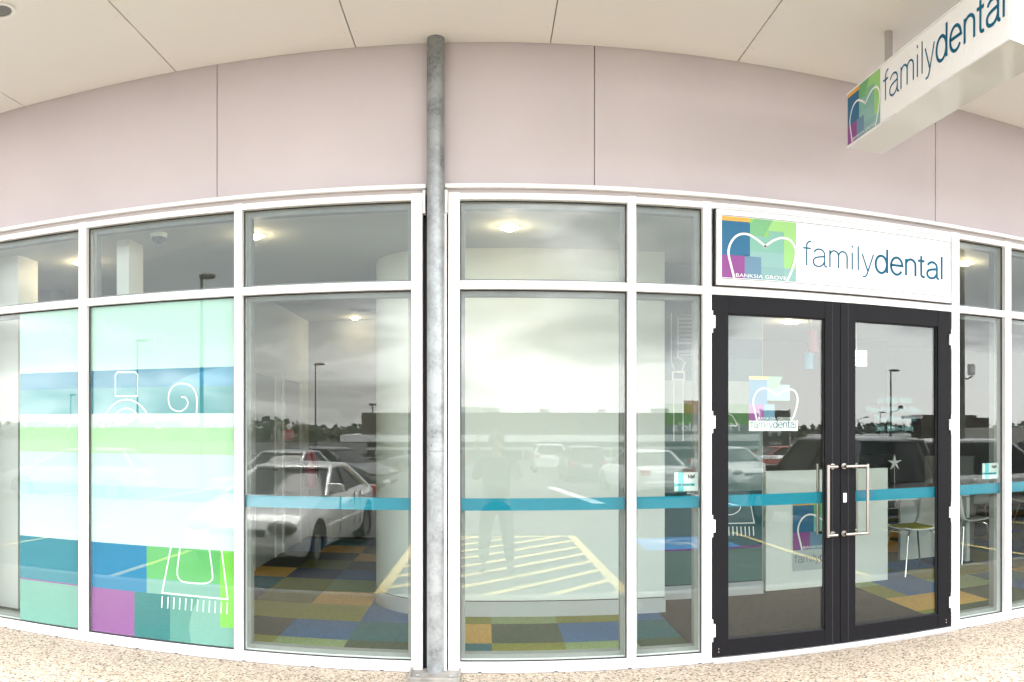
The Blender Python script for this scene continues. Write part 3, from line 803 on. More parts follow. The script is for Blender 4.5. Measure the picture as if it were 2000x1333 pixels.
def vent(px, py, Y, label):
    q = aim(px, py, Y); s = (ZC - HC) / (q.z - HC); t = thing('air_vent', label, 'vent', (q.x * s, q.y * s, ZC), 0, 'ceiling vents')
    MB().box(-.3, .3, -.09, .09, -.012, -.001).build('vent_frame', mat('vent_grey', (.30, .31, .30), .5), t)
    for i in range(4): MB().box(-.27, .27, -.07 + i * .04, -.055 + i * .04, -.02, -.012).build('vent_slat', mat('vent_dark', (.10, .10, .10), .5), t)
vent(640, 632, 9, 'long grey vent on the ceiling above the internal doors')
vent(730, 605, 8, 'grey ceiling vent touching the left end of the curved wall')

# fire extinguisher on the partition
q = aim(585, 940, 8.9)
t = thing('fire_extinguisher', 'red fire extinguisher hung on the wall beside the internal door', 'extinguisher', (-2.27, 9.95, .68))
MB().lathe((0, 0, 0), [(.06, 0), (.078, .02), (.078, .40), (.06, .46), (.025, .49), (.025, .52)], 20).build('cylinder_body', mat('red_enamel', (.50, .02, .03), .3), t, True)
MB().box(-.03, .06, -.012, .012, .52, .545).box(-.02, .09, -.01, .01, .56, .575).build('trigger', M_gasket, t)
MB().tube([(.0, -.03, .53), (.08, -.05, .48), (.1, -.03, .3), (.095, 0, .15)], .009).build('hose', M_gasket, t)
MB().box(-.078, -.1, -.04, .04, .2, .35).build('wall_bracket', M_steel, t)

# reception counter
t = thing('reception_counter', 'white reception counter with tall front panel behind the double doors', 'counter', (3.1, 6.63, 0))
MB().box(-.63, .63, 0, .05, 0, 1.09, .003).build('front_panel', M_iwall, t)
MB().box(-.63, .63, .052, .42, 1.0, 1.05, .003).build('counter_top', M_iwall, t)
MB().box(.58, .63, .052, .42, 0, 1.0).build('end_panel', M_iwall, t); MB().box(-.63, -.58, .052, .42, 0, 1.0).build('end_panel', M_iwall, t)
ld = thing('low_desk', 'low white desk joined to the right side of the reception counter', 'desk', (4.4, 7.35, 0))
MB().box(-.65, .6, -.3, .3, .72, .76, .003).build('desk_top', M_iwall, ld)
MB().box(-.02, .52, .15, .2, 0, .715).box(.56, .6, -.3, .3, 0, .715).build('desk_panel', M_iwall, ld)
# poster on the counter front
FP = Flat((0, -.004, 0), (1, 0, 0), (0, -1, 0))
pa, pb = wx(1549, 6.62) - 3.1, wz(1076, 1549, 6.62)
po = thing('counter_poster', 'patchwork dental poster with a white tooth outline on the counter front', 'poster', (3.1, 6.626, 0))
mb = MB(); FP.rect(mb, pa - .0, pa + .56, pb - .19, pb + .44, 0); mb.build('sheet', P('poster_white', (.62, .68, .68)), po)
logo(FP, pa, pb, .56, .44, po, .001)
wordmark(FP, pa + .015, pb - .115, .108, mat('ink', (.02, .06, .09), .5), po, .002)
# things on the counter
t = thing('card_holder', 'small cream card box on top of the reception counter', 'card box', (3.42, 6.85, 1.05))
MB().box(-.06, .06, -.03, .03, 0, .085).build('box', mat('cream_card', (.62, .52, .34), .7), t)
MB().box(-.05, .05, -.028, .0, .085, .12).build('cards', M_white, t)
q = aim(1747, 910, 7.3)
t = thing('starfish_ornament', 'white starfish ornament on a stand on the low desk', 'ornament', (q.x, 7.3, .76))
pts = []
for i in range(10):
    a = pi / 2 + i * pi / 5; rr = .085 if i % 2 == 0 else .025; pts.append((rr * cos(a), -.012, .34 + rr * sin(a)))
MB().prism(pts, (0, .024, 0)).build('starfish', M_white, t)
MB().cyl((0, 0, 0), (0, 0, .3), .006).cyl((0, 0, 0), (0, 0, .015), .05).build('stand', M_steel, t)
q = aim(1772, 930, 7.35)
t = thing('desk_monitor', 'dark computer monitor on the low desk behind the counter', 'monitor', (4.05, 7.45, .76))
MB().box(-.24, .24, -.015, .015, .12, .43, .004).build('screen', M_gasket, t)
MB().box(-.02, .02, -.01, .03, 0, .15).box(-.1, .1, -.07, .09, 0, .012).build('stand', M_gasket, t)

# pendant lamps
def pendant(px, py0, py1, Y, col, label, r):
    x = wx(px, Y); z1 = wz(py0, px, Y); z0 = wz(py1, px, Y)
    t = thing('pendant_lamp', label, 'pendant lamp', (x, Y, z0), 0, 'coloured pendant lamps over the counter')
    MB().lathe((0, 0, 0), [(r, 0), (r, z1 - z0), (r - .01, z1 - z0), (.01, z1 - z0 + .003)], 24).build('lamp_shade', mat('shade_' + label.split()[0], col, .4), t, True)
    MB().cyl((0, 0, z1 - z0), (0, 0, ZC - z0), .004, n=6).build('cord', M_gasket, t)
pendant(1588, 645, 692, 7.6, (.55, .10, .12), 'red tube shaped pendant lamp hanging higher, right of the blue one', .055)
pendant(1580, 690, 722, 7.2, (.12, .42, .68), 'blue tube shaped pendant lamp hanging lower, left of the red one', .055)
# EXIT light
q = aim(1673, 700, 9.0)
t = thing('exit_sign', 'small green and white running figure exit sign hung inside the right door leaf', 'sign', (q.x, 9.0, q.z - .1))
MB().box(-.14, .14, -.02, .02, 0, .2, .004).build('sign_box', mat('exit_white', (.75, .85, .78), .5, emit=.6), t)
FX = Flat((0, -.023, 0), (1, 0, 0), (0, -1, 0))
mb = MB(); gm = mat('exit_green', (.02, .45, .18), .5, emit=.8)
FX.ribbon(mb, [(-.03, .03), (.01, .07), (.0, .12)], .022); FX.ribbon(mb, [(.01, .07), (.05, .05), (.05, .02)], .02, .0006); FX.ribbon(mb, [(-.05, .09), (.0, .12), (.05, .09)], .016, .0012)
FX.poly(mb, arc(.015, .155, .016, .016, 0, 330, 10), .0006); mb.build('running_figure', gm, t)
MB().cyl((0, 0, .2), (0, 0, ZC - (q.z - .1)), .006).build('hanger', M_white, t)

# chairs
def make_chair(label, seat_col, leg_mat, wood=False):
    t = thing('chair', label, 'chair', group='chairs in the waiting area')
    # one piece curved shell: back towards +y
    prof = spline([(-.21, .455), (-.12, .435), (.05, .43), (.15, .45), (.20, .52), (.225, .65), (.25, .80)], 5)
    bm = MB(); rows = []
    for j, (y, z) in enumerate(prof):
        f = j / (len(prof) - 1); hw = .22 - .03 * f
        rows.append([bm.bm.verts.new((hw * s, y - .03 * (abs(s) ** 3) * (1 if f > .5 else 0), z + .02 * abs(s) ** 3 * (0 if f > .5 else 1))) for s in [-1 + 2 * i / 8 for i in range(9)]])
    for A, B in zip(rows, rows[1:]):
        for i in range(8): bm.bm.faces.new((A[i], A[i + 1], B[i + 1], B[i]))
    o = bm.build('shell', M_white, t, True); s = o.modifiers.new('thick', 'SOLIDIFY'); s.thickness = .014
    MB().box(-.19, .19, -.19, .14, .452, .475, .01).build('seat_pad', mat('seat_' + seat_col[0], seat_col[1], .9), t)
    for sx in (-1, 1):
        for sy in (-1, 1):
            a = (sx * .13, sy * .12, .43); b = (sx * .22, sy * .22, 0)
            if wood: MB().tube([a, b], [.017, .010], 10).build('leg', leg_mat, t, True)
            else: MB().tube([a, ((sx * .19), sy * .17, .40), b], .009, 8).build('leg', leg_mat, t, True)
    return t
oak = mat('oak_leg', (.34, .22, .12), .5)
ch = make_chair('white shell chair with olive seat pad and chrome legs tucked against the low desk', ('olive', (.30, .27, .06)), M_chrome)
ch.location = (4.15, 6.85, .006); ch.rotation_euler = (0, 0, R(-90))
c2 = make_chair('white chair with teal seat pad and oak legs behind the narrow right window bay', ('teal', (.02, .20, .26)), oak, True)
c2.location = (6.2, 8.5, .006); c2.rotation_euler = (0, 0, R(170))
c3 = make_chair('white chair with cream seat pad and oak legs at the right edge of the view', ('cream', (.5, .47, .36)), oak, True)
c3.location = (6.95, 8.3, .006); c3.rotation_euler = (0, 0, R(190))
c4 = make_chair('white shell chair with grey seat pad half hidden by the right door frame', ('grey', (.3, .3, .3)), M_chrome)
c4.location = (5.0, 7.15, .006); c4.rotation_euler = (0, 0, R(95))
# tall white cupboard right of the counter
t = thing('side_cabinet', 'pale grey cabinet standing behind the narrow bay right of the doors', 'cabinet', (5.55, 7.9, 0))
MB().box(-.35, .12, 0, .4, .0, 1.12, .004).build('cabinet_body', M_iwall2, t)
MB().box(-.115, -.112, -.003, 0, .02, 1.1).build('door_gap', M_gasket, t)

# ------------------------------------------------------------------ sign over the door
sg = thing('doorway_sign', 'wide white box sign over the double doors with patchwork logo and thin blue lettering', 'sign', (wx(1392), D - .075, 2.398))
SW = wx(1850) - wx(1392); SH = .478
MB().box(.004, SW - .012, 0, .12, 0, SH, .003).build('sign_box', M_frame, sg)
MB().box(-.003, SW - .004, .02, .06, -.006, SH + .006).build('sign_shadow_edge', M_gasket, sg)  # solid black edge added round the box to draw its shadow line
MB().box(.035, SW - .026, -.002, 0, .043, SH - .04).build('sign_face', mat('acrylic_white', (.86, .86, .86), .25), sg)
lm = .0015
MB().box(.031, SW - .023, -.0028, -.0004, .039, .043).box(.031, SW - .023, -.0028, -.0004, SH - .04, SH - .036).box(SW - .027, SW - .023, -.0028, -.0004, .043, SH - .04).build('face_edge', mat('edge_grey', (.16, .16, .16), .5), sg)
FSg = Flat((0, -.003, 0), (1, 0, 0), (0, -1, 0))
logo(FSg, .037, .047, .508, SH - .09, sg, .0)
wordmark(FSg, wx(1559) - wx(1392), 2.56 - 2.398, 1.108 / 4.86, M_text, sg, .001)
for px in (1503, 1763):
    x = wx(px) - wx(1392); MB().cyl((x, 0, .02), (x, -.004, .02), .008, n=12).build('screw', M_chrome, sg)
    MB().cyl((x, -.004, .02), (x, -.005, .02), .003, n=8).build('screw_slot', M_gasket, sg)

# ------------------------------------------------------------------ hanging sign
XS = 2.17; yN, yFar = 2.74, 4.37; zb, ztp = 3.235, 3.575
hs = thing('hanging_sign', 'white box sign hung from the canopy by grey poles with patchwork logo and blue lettering', 'sign', (XS, yFar, zb))
LN = yFar - yN; HH = ztp - zb
MB().box(0, .25, -LN, 0, 0, HH, .003).build('sign_box', mat('gloss_white', (.66, .66, .65), .12), hs)
MB().box(-.004, 0, -LN + .01, -.008, .012, HH - .012).build('sign_face', mat('acrylic_white', (.86, .86, .86), .25), hs)
MB().box(-.006, 0, -LN, 0, HH - .011, HH - .002).box(-.006, 0, -LN, 0, .002, .011).build('face_trim', M_frame, hs)
FH = Flat((-.0045, -.012, .013), (0, -1, 0), (-1, 0, 0))
logo(FH, 0, 0, .42, HH - .026, hs, .0005)
wordmark(FH, .455, .105, .235, M_text, hs, .001)
for yy in (4.07, 3.02):
    MB().cyl((.125, yy - yFar, HH), (.125, yy - yFar, zsof - zb), .024, n=20).build('hanging_pole', mat('grey_pole', (.42, .39, .37), .5), hs, True)

# ------------------------------------------------------------------ galvanised post
pc = (wx(851, D - .055), D - .055)
gp_ = thing('steel_post', 'galvanised round steel post standing between the two glazed bays', 'post', (pc[0], pc[1], 0))
MB().lathe((0, 0, .0), [(.0535, 0), (.0535, zsof)], 40).build('tube', M_galv, gp_, True)
MB().lathe((0, 0, 1.35), [(.054, 0), (.0545, .004), (.054, .008)], 40).build('joint_band', mat('dark_zinc', (.25, .26, .27), .5, .5), gp_, True)
M_plate = mat('weathered_plate', (.22, .21, .19), .7, .2, bump=.4, bscale=30, vary=.3, vscale=12)
MB().box(-.155, .155, -.19, .05, .001, .018, .003).build('base_plate', M_plate, gp_)
rm = MB().box(-.155, -.14, -.19, .05, .018, .036, .003).box(.14, .155, -.19, .05, .018, .036, .003).box(-.14, .14, -.19, -.175, .018, .036, .003)
rm.build('plate_rim', M_plate, gp_)
for sx in (-1, 1): MB().cyl((sx * .1, -.13, .018), (sx * .1, -.13, .032), .014, n=6).build('bolt', M_galv, gp_)
#==MORE==
# ------------------------------------------------------------------ cars
M_tyre = mat('tyre_rubber', (.018, .018, .018), .85)
M_rim = mat('alloy_rim', (.45, .46, .47), .3, .8)
M_cglass = mat('tinted_glass', (.015, .018, .02), .08, 0, .25)
M_lens = mat('lamp_lens', (.22, .22, .20), .12, .2)
M_red = mat('red_lens', (.45, .015, .02), .15)
M_amber = mat('amber_lens', (.6, .2, .02), .15)
M_trim = mat('black_plastic', (.02, .02, .02), .5)
def interp(tab, y):
    for (a, va), (b, vb) in zip(tab, tab[1:]):
        if a <= y <= b:
            t = (y - a) / (b - a) if b > a else 0; t = t * t * (3 - 2 * t) if False else t
            return va + (vb - va) * t
    return tab[0][1] if y < tab[0][0] else tab[-1][1]
def car(label, kind, col, loc, heading, paintname, W=1.70, Lc=4.3, H=1.42, facing_plate=True, group='cars in the car park', rack=False):
    """nose towards local +y; heading turns it about z"""
    z = gz(loc[1])
    t = thing('parked_car', label, 'car', (loc[0], loc[1], z + .005), heading, group)
    t.rotation_euler = (0, 0, heading)
    paint = mat('car_paint_' + paintname, col, .22, 0, .6, coat=.8)
    h = Lc / 2; hw = W / 2
    if kind == 'sedan':
        top = [(-h, .66), (-h + .08, .86), (-h + .35, .93), (-h + .95, .95), (.0, .93), (h - 1.35, .93), (h - .9, .87), (h - .3, .74), (h - .08, .62), (h, .50)]
        roof = (-h + .55, -h + 1.20, h - 2.10, h - 1.18)      # rear base, rear top, front top, front base
    elif kind == 'hatch':
        top = [(-h, .60), (-h + .05, .86), (-h + .2, .95), (0, .95), (h - 1.15, .95), (h - .7, .88), (h - .25, .74), (h - .06, .62), (h, .48)]
        roof = (-h + .05, -h + .42, h - 1.85, h - .95)
    else:
        top = [(-h, .70), (-h + .05, 1.0), (-h + .15, 1.08), (0, 1.06), (h - 1.15, 1.06), (h - .7, 1.02), (h - .2, .92), (h - .05, .75), (h, .55)]
        roof = (-h + .05, -h + .25, h - 1.95, h - 1.15)
    sill = .24 if kind != 'suv' else .34
    H -= .06
    wr = .30 if kind != 'suv' else .36
    ya, yb = h - .82, -h + .80          # axles
    bm = MB(); rings = []
    ystn = sorted(set([-h, -h + .03, -h + .12, -h + .3, -h + .6] + [-h + .6 + (2 * h - 1.2) * i / 12 for i in range(13)] + [h - .3, h - .12, h - .03, h]))
    for y in ystn:
        e_ = min(1, (h - abs(y)) / .55); wv = hw * (.80 + .20 * math.sqrt(max(0, 1 - (1 - e_) ** 2)))
        zt = interp(top, y); zb = sill + .06 * max(0, 1 - (h - abs(y)) / .3)
        zm = zb + (zt - zb) * .55
        ring = [(-wv * .55, zb), (-wv * .93, zb), (-wv * .985, zb + .10), (-wv, zm), (-wv * .975, zt - .10), (-wv * .90, zt - .015), (-wv * .6, zt + .012), (0, zt + .022)]
        ring = ring + [(-a, b) for a, b in ring[-2::-1]]
        rings.append([bm.bm.verts.new((a, y, b)) for a, b in ring])
    n = len(rings[0])
    for A, B in zip(rings, rings[1:]):
        for i in range(n): bm.bm.faces.new((A[i], A[(i + 1) % n], B[(i + 1) % n], B[i]))
    bm.bm.faces.new(rings[0][::-1]); bm.bm.faces.new(rings[-1])
    body = bm.build('car_body', paint, t, True)
    cut = MB()
    for y in (ya, yb): cut.cyl((-hw - .2, y, wr + .02), (hw + .2, y, wr + .02), wr + .055, n=28)
    # arches: cut once into the mesh itself
    c_o = cut.build('arch_cut', paint)
    md = body.modifiers.new('arches', 'BOOLEAN'); md.object = c_o; md.operation = 'DIFFERENCE'; md.solver = 'EXACT'
    body.parent = None
    bpy.context.view_layer.update()
    dg = bpy.context.evaluated_depsgraph_get()
    me = bpy.data.meshes.new_from_object(body.evaluated_get(dg)); body.modifiers.clear(); body.data = me; me.name = 'car_body'
    body.parent = t
    for p_ in me.polygons: p_.use_smooth = True
    try: me.set_sharp_from_angle(angle=R(32))
    except Exception: pass
    bpy.data.objects.remove(c_o)
    # cabin
    rb, rt, ft, fb = roof
    zbelt = .94 if kind != 'suv' else 1.06
    bw, tw = hw * .90, hw * .66
    def ringz(f):
        yb0 = rb + (rt - rb) * f; yf0 = fb + (ft - fb) * f; ww = bw + (tw - bw) * f; z_ = zbelt - .03 + (H - .03 - zbelt + .03) * f
        o = []
        for s, yy in ((1, yf0), (-1, yb0)):
            for k_ in range(7):
                a = -pi / 2 + pi * k_ / 6
                x_ = sin(a) * ww
                o.append((x_ if s > 0 else -x_, yy - s * .16 * (abs(sin(a)) ** 3), z_))
        return o
    bm = MB(); rs = []
    for f in (0, .25, .5, .75, 1):
        rs.append([bm.bm.verts.new(q) for q in ringz(f)])
    n = len(rs[0])
    for A, B in zip(rs, rs[1:]):
        for i in range(n): bm.bm.faces.new((A[i], A[(i + 1) % n], B[(i + 1) % n], B[i]))
    bm.bm.faces.new(rs[-1]); bm.bm.faces.new(rs[0][::-1])
    bm.build('cabin_glass', M_cglass, t, True)
    bm = MB(); base = ringz(.94); r1 = []
    c_y = (rt + ft) / 2
    for sc_, dz in ((1.025, 0), (1.02, .028), (.93, .055), (.6, .075), (.2, .082)):
        r1.append([bm.bm.verts.new((x_ * sc_, c_y + (y_ - c_y) * (sc_ if sc_ > .9 else sc_), z_ + dz)) for x_, y_, z_ in base])
    for A, B in zip(r1, r1[1:]):
        for i in range(n): bm.bm.faces.new((A[i], A[(i + 1) % n], B[(i + 1) % n], B[i]))
    bm.bm.faces.new(r1[-1]); bm.bm.faces.new(r1[0][::-1])
    bm.build('roof', paint, t, True)
    R0, R1 = ringz(0), ringz(.97)
    for s in (-1, 1):
        def P_(f, g_, out=1.01):          # f height, g_ position front(0) to rear(1) along the side
            a = Vector(ringz(f)[6]); b = Vector(ringz(f)[7]); q_ = a.lerp(b, g_); return (s * abs(q_.x) * out, q_.y, q_.z)
        k_ = 6
        pl = MB(); pl.tube([P_(0, 0), P_(.97, 0)], .035, 6); pl.build('pillar', paint, t, True)
        pl = MB(); pl.tube([P_(0, 1, 1.0), P_(.97, 1, 1.0)], .06, 6); pl.build('pillar', paint, t, True)
        for gg in ((.48,) if kind == 'sedan' else (.45, .75)):
            pl = MB(); pl.tube([P_(0, gg), P_(.97, gg)], .022, 6); pl.build('pillar', M_trim if gg < .6 else paint, t, True)
        # door seams, handles, side strip
        for yy in (ft + .25 - .0, (ft + rt) / 2 - .02, rt + .15):
            MB().box(s * hw * .985, s * (hw * 1.002), yy - .004, yy + .004, sill + .12, zbelt - .06).build('door_seam', M_trim, t)
        for yy in ((ft + rt) / 2 + .10, rt + .25):
            MB().box(s * hw * .97, s * (hw + .018), yy, yy + .16, zbelt - .19, zbelt - .155, .004).build('door_handle', paint, t)
        MB().box(s * hw * .98, s * (hw + .012), yb + wr + .1, ya - wr - .1, .50, .55, .004).build('side_strip', M_trim if kind != 'sedan' else paint, t)
        MB().box(s * (bw - .02), s * (hw + .13), fb - .42, fb - .32, zbelt + .02, zbelt + .15, .03).build('wing_mirror', paint, t)
        # lamps
        lp = MB(); lp.sph((s * (hw - .27), h - .085, .63), .12, 1.65, .9, .72); lp.build('headlight', M_lens, t, True)
        lp = MB(); lp.box(s * (hw - .36), s * (hw - .045), -h - .004, -h + .16, zbelt - .25, zbelt - .08, .02); lp.build('tail_light', M_red, t)
        for y in (ya, yb):
            wl_ = MB(); cx_ = s * (hw - .115)
            wl_.bm.free(); wl_ = MB()
            prof = [(-.10, wr * .62), (-.105, wr * .9), (-.085, wr), (.085, wr), (.105, wr * .9), (.10, wr * .62)]
            rr = [[wl_.bm.verts.new((cx_ + a, y + b * cos(2 * pi * i / 28), wr + b * sin(2 * pi * i / 28))) for i in range(28)] for a, b in prof]
            for A, B in zip(rr, rr[1:]):
                for i in range(28): wl_.bm.faces.new((A[i], A[(i + 1) % 28], B[(i + 1) % 28], B[i]))
            wo = wl_.build('wheel', M_tyre, t, True)
            rm_ = MB()
            rm_.cyl((cx_ + s * .06, y, wr), (cx_ + s * .075, y, wr), wr * .2, n=14)
            for i in range(6):
                a = 2 * pi * i / 6; rm_.prism([(cx_ + s * .06, y + wr * .1 * cos(a + d_ * 1.6) + wr * (.62 if k2 else 0) * cos(a + d_ * .28), wr + wr * .1 * sin(a + d_ * 1.6) * 1 + wr * (.62 if k2 else 0) * sin(a + d_ * .28)) for k2, d_ in ((0, -1), (1, -1), (1, 1), (0, 1))], (s * .02, 0, 0))
            rm_.build('rim', M_rim, wo)
            MB().cyl((cx_ - s * .02, y, wr), (cx_ + s * .03, y, wr), wr * .64, n=24).build('brake_disc', M_trim, wo)
    # front face
    MB().box(-.38, .38, h - .10, h + .004, .50, .60, .02).build('grille', M_trim, t)
    MB().box(-hw * .82, hw * .82, h - .2, h + .035, .28, .44, .04).build('bumper', paint, t)
    MB().box(-hw * .84, hw * .84, -h - .045, -h + .2, .33, .52, .04).build('bumper', paint, t)
    MB().box(-.19, .19, h + .035, h + .042, .30, .41).build('number_plate', M_white, t)
    MB().box(-.19, .19, -h - .012, -h + .02, .64, .75).build('number_plate', M_white, t)
    # rear screen wiper and windscreen wiper
    MB().box(-.45, .35, fb - .05, fb - .03, zbelt + .02, zbelt + .03).build('wiper', M_trim, t)
    if rack:
        for s in (-1, 1): MB().tube([(s * tw * .86, rt + .2, H + .06), (s * tw * .86, rt + .3, H + .11), (s * tw * .86, ft - .3, H + .11), (s * tw * .86, ft - .2, H + .06)], .018).build('roof_rail', M_trim, t)
    return t
def at_mirror(px, V): return (V * tan((px - X0) / F), Ym - V)
WH = (.72, .72, .70); SI = (.36, .37, .38); DK = (.035, .037, .04)
car('white older sedan parked nose in towards the shop, nearest on the left of the reflection', 'sedan', WH, (-2.93, Ym - 11.55), R(5), 'white', 1.72, 4.35, 1.37)
car('silver sedan parked behind the nearest white sedan', 'sedan', SI, (-5.2, Ym - 19.6), R(8), 'silver', 1.74, 4.5, 1.46)
car('dark grey hatchback parked across beyond the white sedan with its nose to the right', 'hatch', (.06, .062, .065), (-5.2, Ym - 26.5), R(-62), 'graphite', 1.74, 4.3, 1.48)
car('silver hatchback parked far left in front of the printed window bays', 'hatch', SI, (-11.0, Ym - 19.0), R(80), 'silver', 1.72, 4.2, 1.46)
car('white hatchback parked far off with its tail to the shop behind the walking person', 'suv', WH, (3.3, Ym - 42.2), R(180), 'white', 1.78, 4.2, 1.56)
car('dark hatchback with red tail lamps beside the white sedan tail', 'hatch', (.05, .045, .045), (4.05, Ym - 33.2), R(180), 'dark', 1.76, 4.2, 1.52)
car('white sedan seen from behind parked right of the hatched zone', 'sedan', WH, (4.95, Ym - 24.6), R(172), 'white', 1.76, 4.6, 1.44)
car('white sedan facing the shop behind the left door leaf reflection', 'sedan', WH, (8.75, Ym - 27.2), R(-4), 'white', 1.78, 4.6, 1.46)
car('dark four wheel drive with roof rails parked close in front of the doors', 'suv', (.022, .024, .028), (6.2, Ym - 13.0), R(176), 'black', 1.86, 4.5, 1.80, rack=True)
car('silver hatchback parked side on at the right beside the dark four wheel drive', 'hatch', (.42, .42, .41), (10.1, Ym - 13.6), R(-78), 'pale_silver', 1.80, 4.5, 1.72)
car('small red hatchback parked far beyond the dark four wheel drive', 'hatch', (.45, .03, .02), (12.2, Ym - 31.5), R(85), 'red', 1.7, 4.0, 1.45)
car('grey sedan parked in the far row by the low building', 'sedan', (.12, .12, .13), (-3.2, Ym - 43), R(90), 'mid_grey', 1.72, 4.4, 1.44)
car('silver sedan parked far right near the brown block', 'sedan', SI, (20.5, Ym - 30), R(70), 'silver', 1.72, 4.4, 1.44)

# ------------------------------------------------------------------ far buildings
def at2(px, V): return V * tan((px - X0) / F)
def zv(py, px, V): return HC + (Y0 - py) / F * V / cos((px - X0) / F)
Vb = 65.0; yb_ = Ym - Vb
M_bwall = mat('taupe_render', (.075, .066, .058), .8, vary=.05, vscale=1)
M_bwhite = mat('white_fascia', (.85, .85, .84), .6)
M_bglass = mat('dark_shopfront', (.03, .033, .035), .15)
rs_ = thing('restaurant_building', 'long low taupe building with white fascia bands across the car park', 'building', (0, yb_, gz(yb_)))
g0 = gz(yb_)
xl, xr = at2(706, Vb), at2(1482, Vb)
MB().box(xl, xr, -14, 0, 2.04, 3.9).build('parapet_wall', M_bwall, rs_)
MB().box(at2(668, Vb), xr + .2, -14, .9, 1.48, 2.04).build('canopy_band', M_bwhite, rs_)
MB().box(at2(716, Vb), xr, -13.8, -.3, .02, 1.48).build('shopfront', M_bglass, rs_)
MB().box(at2(716, Vb), xr, -.28, .12, .78, 1.02).build('lower_band', M_bwhite, rs_)
for i in range(14):
    x = xl + 1.2 + i * (xr - xl - 2) / 13
    MB().box(x - .06, x + .06, -.28, .02, .02, .77).build('shopfront_post', M_bwhite, rs_)
for px, w_ in ((940, 1.6), (1060, .8), (1180, .5), (880, 2.4), (1290, 1.3)):
    x = at2(px, Vb); MB().box(x, x + w_, -4, -2.5, 3.9, 4.2 + .1 * w_).build('roof_plant', M_bwhite, rs_)
# lettering and arch board on the parapet, read from the shop side
FB = Flat((0, .02, 0), (-1, 0, 0), (0, 1, 0))
xs0, xs1 = at2(1316, Vb), at2(1446, Vb)
FB.text("McDonald's", -xs1, zv(842, 1380, Vb) - g0, 1.05, 'building_lettering', mat('lit_letter_white', (.75, .75, .74), .5), rs_, 0, width=xs1 - xs0, bold=.02)
t = thing('arch_board', 'red square board with a yellow arched letter M standing on the low building parapet', 'sign', (at2(1356, Vb), yb_ + .1, zv(809, 1356, Vb)))
MB().box(-.95, .95, -.1, 0, 0, 1.15, .02).build('board', mat('board_red', (.45, .06, .02), .5), t)
FA = Flat((0, .012, 0), (-1, 0, 0), (0, 1, 0))
mb = MB()
for s in (-1, 1): FA.ribbon(mb, [(s * .27 + a, b) for a, b in arc(0, .1, .27, .9, 0, 180, 16)], .13, 0 if s < 0 else .002)
mb.build('arched_letter', mat('arch_yellow', (.75, .42, .03), .5), t)

Vr = 52.0; yr_ = Ym - Vr
rb_ = thing('brick_block', 'brown stepped block building at the right edge of the reflected car park', 'building', (0, yr_, gz(yr_))); gr = gz(yr_)
MB().box(at2(1799, Vr), at2(1908, Vr), -1.5, 0, .02, zv(811, 1850, Vr) - gr).build('tall_wall', mat('brown_render', (.07, .058, .05), .8, vary=.06), rb_)
MB().box(at2(1908, Vr), at2(1938, Vr), -1.9, -.4, .02, zv(816, 1920, Vr) - gr).build('low_wall', mat('brown_render', (.13, .11, .095), .8), rb_)
MB().box(at2(1786, Vr), at2(1799, Vr) , -2, .3, zv(815, 1790, Vr) - gr - .12, zv(812, 1790, Vr) - gr).build('awning', M_bwhite, rb_)
t = thing('pale_building', 'low cream building beyond the brown stepped block', 'building', (0, Ym - 44, gz(Ym - 44)))
MB().box(at2(1893, 44), at2(2060, 44), -2, 0, .02, zv(837, 1930, 44) - gz(Ym - 44)).build('wall', mat('cream_wall', (.45, .43, .39), .8), t)
for i in range(3): MB().box(at2(1900 + i * 45, 44), at2(1925 + i * 45, 44), -.02, .03, .5, 1.3).build('window', M_bglass, t)
t = thing('far_white_roof', 'long low white roofed building on the horizon behind the lamp posts', 'building', (0, Ym - 110, gz(Ym - 110)))
MB().box(at2(1600, 110), at2(1800, 110), -4, 0, .02, 1.0).build('wall', M_bwall, t)
MB().box(at2(1596, 110), at2(1804, 110), -4, .5, 1.0, 1.45).build('roof', M_bwhite, t)

# ------------------------------------------------------------------ lamp posts, poles, signs
M_pole = mat('pole_grey', (.10, .10, .095), .6, .3)
def lamp_post(px, ptop, V, label, sides=(1,), head=.9, rad=.075):
    x = at2(px, V); y = Ym - V; zt = zv(ptop, px, V); g_ = gz(y)
    t = thing('street_lamp', label, 'street lamp', (x, y, g_), 0, 'lamp posts in the car park')
    hh = zt - g_
    MB().cyl((0, 0, 0), (0, 0, hh), rad, rad * .6, 14).cyl((0, 0, 0), (0, 0, .25), rad * 2, rad * 1.6, 14).build('pole', M_pole, t, True)
    for s in sides:
        if len(sides) > 1: MB().tube([(0, 0, hh), (s * .5, 0, hh + .35), (s * 1.1, 0, hh + .5)], .04).build('arm', M_pole, t, True)
        ox, oz = (s * 1.1, .5) if len(sides) > 1 else (0, 0)
        MB().lathe((ox + s * head * .35, 0, hh + oz - .06), [(.05, -.02), (head * .5, 0), (head * .5, .09), (head * .3, .16), (.05, .18)], 20).build('lamp_head', M_pole, t, True)
    return t
lamp_post(616, 712, 60, 'tall lamp post right of the stop sign in the clear left bay', (1,), .9)
t = lamp_post(393, 540, 26.2, 'nearest tall lamp post reflected in the second printed bay', (1,), .6, .09)
lamp_post(268, 666, 45, 'middle lamp post reflected in the second printed bay', (1,), .9)
lamp_post(138, 772, 86, 'small distant lamp post reflected in the first printed bay', (1,), .9)
cl = lamp_post(1740, 724, 61, 'tall lamp post with a camera arm in the right door leaf', (1,), 1.0, .10)
MB().tube([(0, 0, 4.0), (.5, 0, 4.1), (.9, 0, 4.25)], .04).box(.8, 1.2, -.1, .1, 4.3, 4.6, .02).build('camera_arm', M_pole, cl)
lamp_post(1719, 806, 115, 'short lamp post between the twin headed lamp and the tall camera lamp', (1,), 1.2, .1)
lamp_post(1676, 822, 105, 'twin headed lamp post on the left of the right door leaf', (-1, 1), .9, .1)
